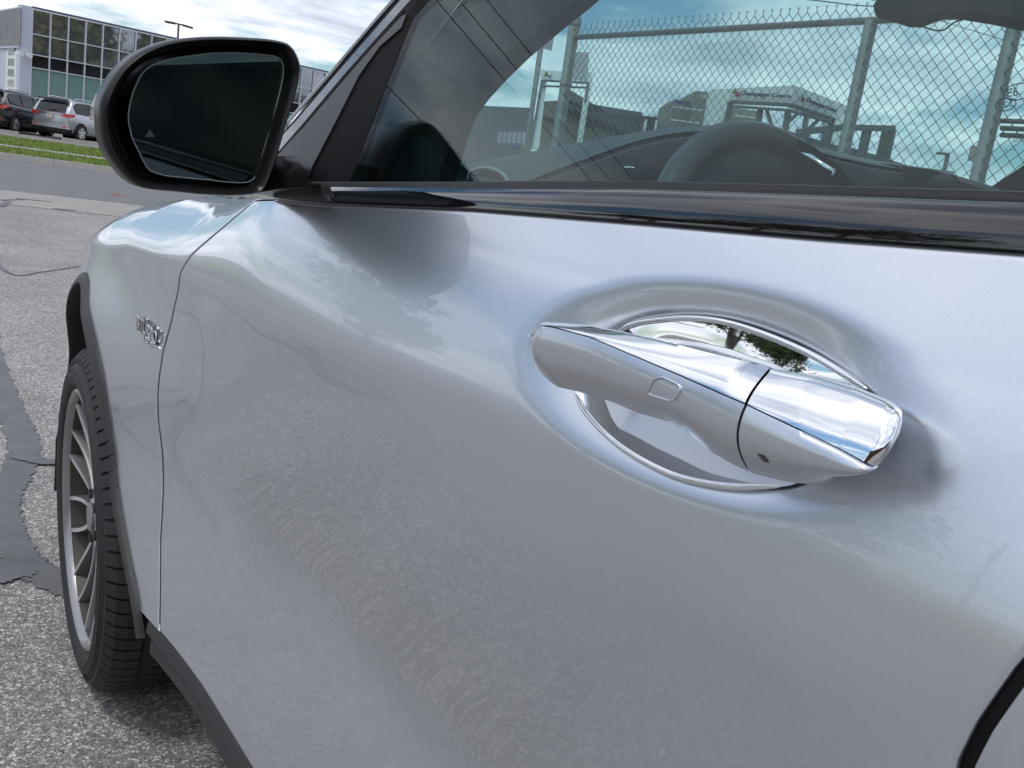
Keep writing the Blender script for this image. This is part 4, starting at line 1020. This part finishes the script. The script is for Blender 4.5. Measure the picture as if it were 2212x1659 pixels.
tag(zig.build('chain_link_mesh', GALVW, fen), kind='stuff')
for k, py in enumerate((265, 282, 296)):
    a = P(2150, py+44, X=FX+.05); MB().tube([Vector((FX+.05, a.y+.0, P(2190, (262, 278, 293)[k], X=FX+.05).z)), Vector((FX+.05, a.y-2.5, P(2190, (262, 278, 293)[k], X=FX+.05).z))], .013, 8).build('gate_rail', GALV, fen, True)
# white notice plate tied to the mesh, box on the third post
pl = [P(x, y, X=FX+.01) for x, y in [(1243, 112), (1272, 113), (1268, 176), (1235, 170)]]
np_ = tag(MB().prism(pl, (.004, 0, 0)).build('notice_plate', WHITE), 'small blank white notice plate fixed to the fence beside its end post', 'sign')
q = P(2098, 315, X=FX+.05); q2 = P(2125, 349, X=FX+.05)
tag(MB().box((FX+.045, q2.y, q2.z), (FX+.085, q.y, q.z)).build('junction_box', mat('beige_box', (.42, .40, .36), .5)), 'small beige box on the rightmost fence post', 'box')

# sign on its post left of the fence
sg = thing('road_sign', 'back of a grey sign plate on a steel post left of the fence end', 'sign', tuple(P(1150, 200, D=9.0)))
pt, pb = P(1184, 20, D=9.0), P(1136, 330, D=9.0); bx0 = Vector((pb.x, pb.y, 0)); tpz = P(1190, -30, D=9).z
MB().tube([bx0, Vector((pb.x, pb.y, tpz))], .027, 10).build('post', GALV, sg, True)
vz = Vector((0, 0, 1)); pc = Vector((pb.x, pb.y, 0)); hx = rt.copy(); hx.z = 0; hx.normalize(); hx = (hx*.85+Vector((0, .5, 0))).normalized()
zb_ = P(1165, 108, D=9.0).z
MB().prism([pc-hx*.17+vz*(zb_+.0), pc+hx*.13+vz*(zb_-.01), pc+hx*.15+vz*(zb_+.52), pc-hx*.17+vz*(zb_+.52)], (hx.y*.006, -hx.x*.006, 0)).build('sign_plate', mat('sign_back_grey', (.42, .43, .45), .5), sg)

# ================================================================== beyond the fence
def facade(name, corners, D, m, par, depth=6.0):
    pts = [P(x, y, D=D if not isinstance(D, (list, tuple)) else D[i]) for i, (x, y) in enumerate(corners)]
    dv_ = fw.copy(); dv_.z = 0; return MB().prism(pts, dv_.normalized()*depth).build(name, m, par)
def box_px(name, x0, y0, x1, y1, D0, D1, m, par, depth=8, zbot=0.0):
    """upright wall whose top edge runs from (x0,y0) to (x1,y1)"""
    a, b_ = P(x0, y0, D=D0), P(x1, y1, D=D1); dv_ = Vector((fw.x, fw.y, 0)).normalized()*depth
    pts = [Vector((a.x, a.y, zbot)), Vector((b_.x, b_.y, zbot)), b_, a]
    return MB().prism(pts, dv_).build(name, m, par)
TAN = mat('beige_stucco', (.34, .27, .23), .8, var=.1, vscale=1); GRY = mat('grey_metal_wall', (.16, .17, .18), .6, var=.1, vscale=.6); DGR = mat('dark_grey_roof', (.06, .065, .07), .6)
OLIVE = mat('olive_grey_render', (.26, .26, .22), .7, var=.08, vscale=1); GWALL = mat('green_grey_wall', (.11, .14, .14), .6)
bt = thing('low_shop', 'low beige building with a stepped dark roof edge behind the fence end post', 'building', tuple(P(1280, 300, D=34)))
box_px('wall', 1172, 240, 1392, 262, 30, 46, TAN, bt, 10)
box_px('roof_edge', 1168, 219, 1226, 216, 29.5, 31, TAN, bt, 10, P(1168, 248, D=29.5).z)
box_px('roof_edge', 1224, 216, 1388, 243, 30.5, 45.5, mat('grey_roof_band', (.15, .16, .155), .6), bt, 10, P(1300, 244, D=38).z)
box_px('eave', 1228, 236, 1388, 254, 30.2, 45.2, DGR, bt, 10, P(1300, 258, D=38).z-.2)
gb = thing('grey_warehouse', 'dark grey warehouse with a strip of windows, left of the sign post', 'building', tuple(P(1070, 300, D=60)))
box_px('wall', 940, 224, 1150, 233, 60, 62, GRY, gb, 20)
for k in range(6):
    x = 1077+k*10.5; a = P(x, 284, D=59.5); b_ = P(x+8, 285, D=59.5); z0 = P(x, 309, D=59.5).z
    MB().prism([Vector((a.x, a.y, z0)), Vector((b_.x, b_.y, z0)), b_, a], Vector((fw.x, fw.y, 0))*.3).build('window', CGLASS, gb)
a = P(1092, 312, D=59); 
MB().prism([P(x, y, D=59) for x, y in [(1107, 311), (1126, 313), (1126, 319), (1107, 317)]], fw*.2).build('shop_sign', mat('blue_sign', (.05, .12, .3), .5), gb)
MB().tube([P(1133+4*cos(t), 315+4*sin(t), D=58.9) for t in np.linspace(0, 2*pi, 13)[:-1]], .05, 5, closed=True).build('shop_logo', mat('orange_sign', (.7, .25, .03), .5), gb)
gw = thing('green_grey_shed', 'long low green grey shed with white posts, right of the beige shop', 'building', tuple(P(1450, 280, D=55)))
box_px('wall', 1386, 250, 1545, 264, 50, 55, GWALL, gw, 12)
for x in (1396, 1419, 1445, 1468, 1494):
    a = P(x, 258+(x-1396)*.08, D=49.6); MB().tube([Vector((a.x, a.y, 0)), a], .07, 6).build('post', WHITE, gw, True)
sb_ = thing('sign_tower', 'olive grey stepped shop front carrying faint lettering in front of the white sign arch', 'building', tuple(P(1490, 250, D=45)))
box_px('wall', 1456, 214, 1532, 224, 45, 45.5, OLIVE, sb_, 6)
box_px('tower', 1502, 196, 1537, 200, 44.7, 45, OLIVE, sb_, 6)
for y in (229, 257):
    for k in range(5):
        MB().prism([P(x, yy, D=44.4) for x, yy in [(1455+k*13-(y-229)*.2, y+k*1.6), (1466+k*13-(y-229)*.2, y+1.4+k*1.6), (1466+k*13-(y-229)*.2, y+4+k*1.6), (1455+k*13-(y-229)*.2, y+2.6+k*1.6)]], fw*.2).build('window', WHITE, sb_)
xr = (P(1530, 206, D=44.4)-P(1507, 203, D=44.4))
text('tower_lettering', 'ITRO', .26, P(1511, 211, D=44.3), xr, (0, 0, 1), WHITE, sb_, .03)
MB().prism([P(x, y, D=44.3) for x, y in [(1460, 217), (1494, 221), (1494, 226), (1460, 222)]], fw*.1).build('name_board', mat('navy_board', (.03, .04, .16), .5), sb_)

def arch(name, label, D, k, org, full=True):
    pass
# white sign arch with steel truss, two faces meeting at a corner
WH2 = mat('white_fascia', (.80, .81, .80), .5, var=.03, vscale=.6); STL = mat('painted_steel', (.10, .13, .13), .5); NAVY = mat('navy_letters', (.02, .025, .08), .4); REDG = mat('red_grape_emblem', (.5, .03, .06), .5); OLV = mat('olive_leaf_emblem', (.16, .17, .03), .5)
ca = thing('sign_arch', 'white angled sign arch lettered Champagne Centre twice above a steel truss', 'sign', tuple(P(1690, 300, D=26)))
def cpt(x, y):                                             # the arch: left face nearly across, right face turning away
    D = interp(x, [1520, 1716, 1850], [28.5, 26, 30.5]); return P(x, y, D=D)
nb = Vector((fw.x, fw.y, 0)).normalized()
MB().prism([cpt(*q) for q in [(1538, 193), (1571, 192), (1716, 184), (1709, 227), (1578, 221), (1560, 262), (1552, 300), (1519, 300)]], nb*.6).build('fascia', WH2, ca)
MB().prism([cpt(*q) for q in [(1716.5, 184), (1836, 231), (1800, 258), (1709.5, 227)]], nb*.6).build('fascia', WH2, ca)
MB().prism([P(x, y, D=32) for x, y in [(1716, 184), (1842, 234), (1822, 345), (1780, 345), (1796, 258)]], nb*1).build('end_wall', WH2, ca)
for seg in (((1578, 220), (1709, 227)), ((1709, 227), (1800, 258)), ((1580, 230), (1704, 239)), ((1704, 239), (1797, 267))):
    MB().beam(cpt(*seg[0])-nb*.1, cpt(*seg[1])-nb*.1, .12, .07).build('truss_chord', STL, ca)
for seg in (((1578, 221), (1567, 285)), ((1643, 234), (1636, 276)), ((1703, 239), (1693, 300)), ((1743, 251), (1734, 300)), ((1797, 262), (1790, 300))):
    MB().beam(cpt(*seg[0]), cpt(*seg[1]), .16, .10).build('truss_post', STL, ca)
for seg in (((1656, 237), (1668, 275)), ((1724, 245), (1696, 270)), ((1766, 261), (1740, 285))):
    MB().beam(cpt(*seg[0]), cpt(*seg[1]), .09, .07).build('truss_brace', STL, ca)
MB().prism([P(x, y, D=30) for x, y in [(1585, 232), (1638, 240), (1634, 275), (1578, 275)]], nb*2).build('kiosk', OLIVE, ca)
MB().prism([P(x, y, D=29.8) for x, y in [(1590, 248), (1632, 253), (1632, 256), (1590, 251)]], nb*.1).build('window', WHITE, ca)
o1 = cpt(1598, 206)-nb*.12; x1 = cpt(1706, 213)-nb*.12-o1
text('arch_lettering', 'Champagne Centre', .17, o1, x1, (0, 0, 1), NAVY, ca, .04, width=x1.length)
o2 = cpt(1738, 220)-nb*.14; x2 = cpt(1802, 244)-nb*.14-o2
text('arch_lettering', 'Champagne Centre', .17, o2, x2, (0, 0, 1), NAVY, ca, .04, width=x2.length)
for ex, ey in ((1584, 203), (1729, 214)):
    e = cpt(ex, ey)-nb*.15; r_ = (cpt(ex+10, ey+1)-cpt(ex, ey)).normalized()
    MB().prism([e-r_*.14, e+r_*.05, e+r_*.02+vz*.16], -nb*.05).build('leaf_emblem', OLV, ca)
    gr = MB()
    for dx_, dz_ in ((.06, 0), (.12, .01), (.09, -.06), (.16, -.03)):
        gr.tube([e+r_*dx_+vz*dz_, e+r_*dx_+vz*dz_-nb*.05], .04, 8)
    gr.build('grape_emblem', REDG, ca)
c2 = thing('sign_arch', 'smaller distant white sign gate partly hidden by the fence end post', 'sign', tuple(P(1220, 250, D=36)))
def p2(x, y): return P(x, y, D=26)
MB().prism([p2(*q) for q in [(1166, 152), (1274, 156), (1274, 178), (1170, 173)]], nb*.4).build('fascia', WH2, c2)
MB().prism([p2(*q) for q in [(1168, 173), (1181, 174), (1164, 320), (1146, 320)]], nb*.4).build('leg', WH2, c2)
for seg in (((1171, 174), (1271, 180)), ((1171, 186), (1270, 190)), ((1171, 174), (1146, 318)), ((1271, 180), (1264, 222))): MB().beam(p2(*seg[0])-nb*.05, p2(*seg[1])-nb*.05, .06, .05).build('frame_tube', STL, c2)
text('gate_lettering', 'C', .15, p2(1188, 170)-nb*.1, x1, (0, 0, 1), NAVY, c2, .03)
MB().prism([p2(1174, 166)-nb*.1, p2(1186, 167)-nb*.1, p2(1180, 154)-nb*.1], -nb*.03).build('leaf_emblem', OLV, c2)
wp = thing('white_post', 'thin white post beside the distant sign gate', 'post', tuple(P(1275, 200, D=27))); a = P(1275, 158, D=27)
MB().tube([Vector((a.x, a.y, 0)), a], .09, 10).build('shaft', WH2, wp, True)
# dark steel frame and dark roofs right of it
fr = thing('steel_frame', 'dark open steel frame standing right of the white sign arch', 'frame', tuple(P(1850, 300, D=20)))
MB().beam(P(1720, 286, D=21), P(1824, 275, D=20.5), .12, .13).build('beam', STL, fr); MB().beam(P(1822, 275, D=20.5), P(1934, 278, D=20), .12, .12).build('beam', STL, fr)
for a_, b_, w_ in (((1790, 280), (1783, 345), .16), ((1874, 277), (1863, 350), .16), ((1921, 279), (1908, 360), .27), ((1740, 286), (1733, 320), .14)):
    p = P(*a_, D=20.3); MB().beam(Vector((p.x, p.y, 0)), p, w_, .14).build('post', STL, fr)
rf = thing('low_roofed_shed', 'long dark roofed shed sloping down behind the dashboard end', 'building', tuple(P(1950, 380, D=30)))
box_px('wall', 1830, 316, 1930, 346, 27, 25, GWALL, rf, 10); box_px('wall', 1925, 346, 2110, 402, 25, 20, GWALL, rf, 10)
box_px('wall', 1700, 282, 1835, 322, 28, 27.2, GWALL, rf, 10)
lp = P(2048, 333, D=24); L2 = thing('street_lamp', 'thin single arm lamp post above the dark roofed shed', 'street lamp', (lp.x, lp.y, 0))
MB().tube([Vector((lp.x, lp.y, 0)), lp], .055, 8).build('pole', STL, L2, True); MB().beam(P(2048, 333, D=24), P(2024, 331, D=24), .12, .06).build('lamp_head', STL, L2)
# cable crossing above the fence
tag(MB().tube([P(1700, -6, D=12), P(1780, 3, D=12), P(1850, 12, D=12), P(1900, 14, D=12)], .008, 5).build('overhead_cable', SEAL), 'thin dark cable dropping across the sky behind the fence top', 'cable')
for px, py in ((1856, 66), (1925, 150)): pass
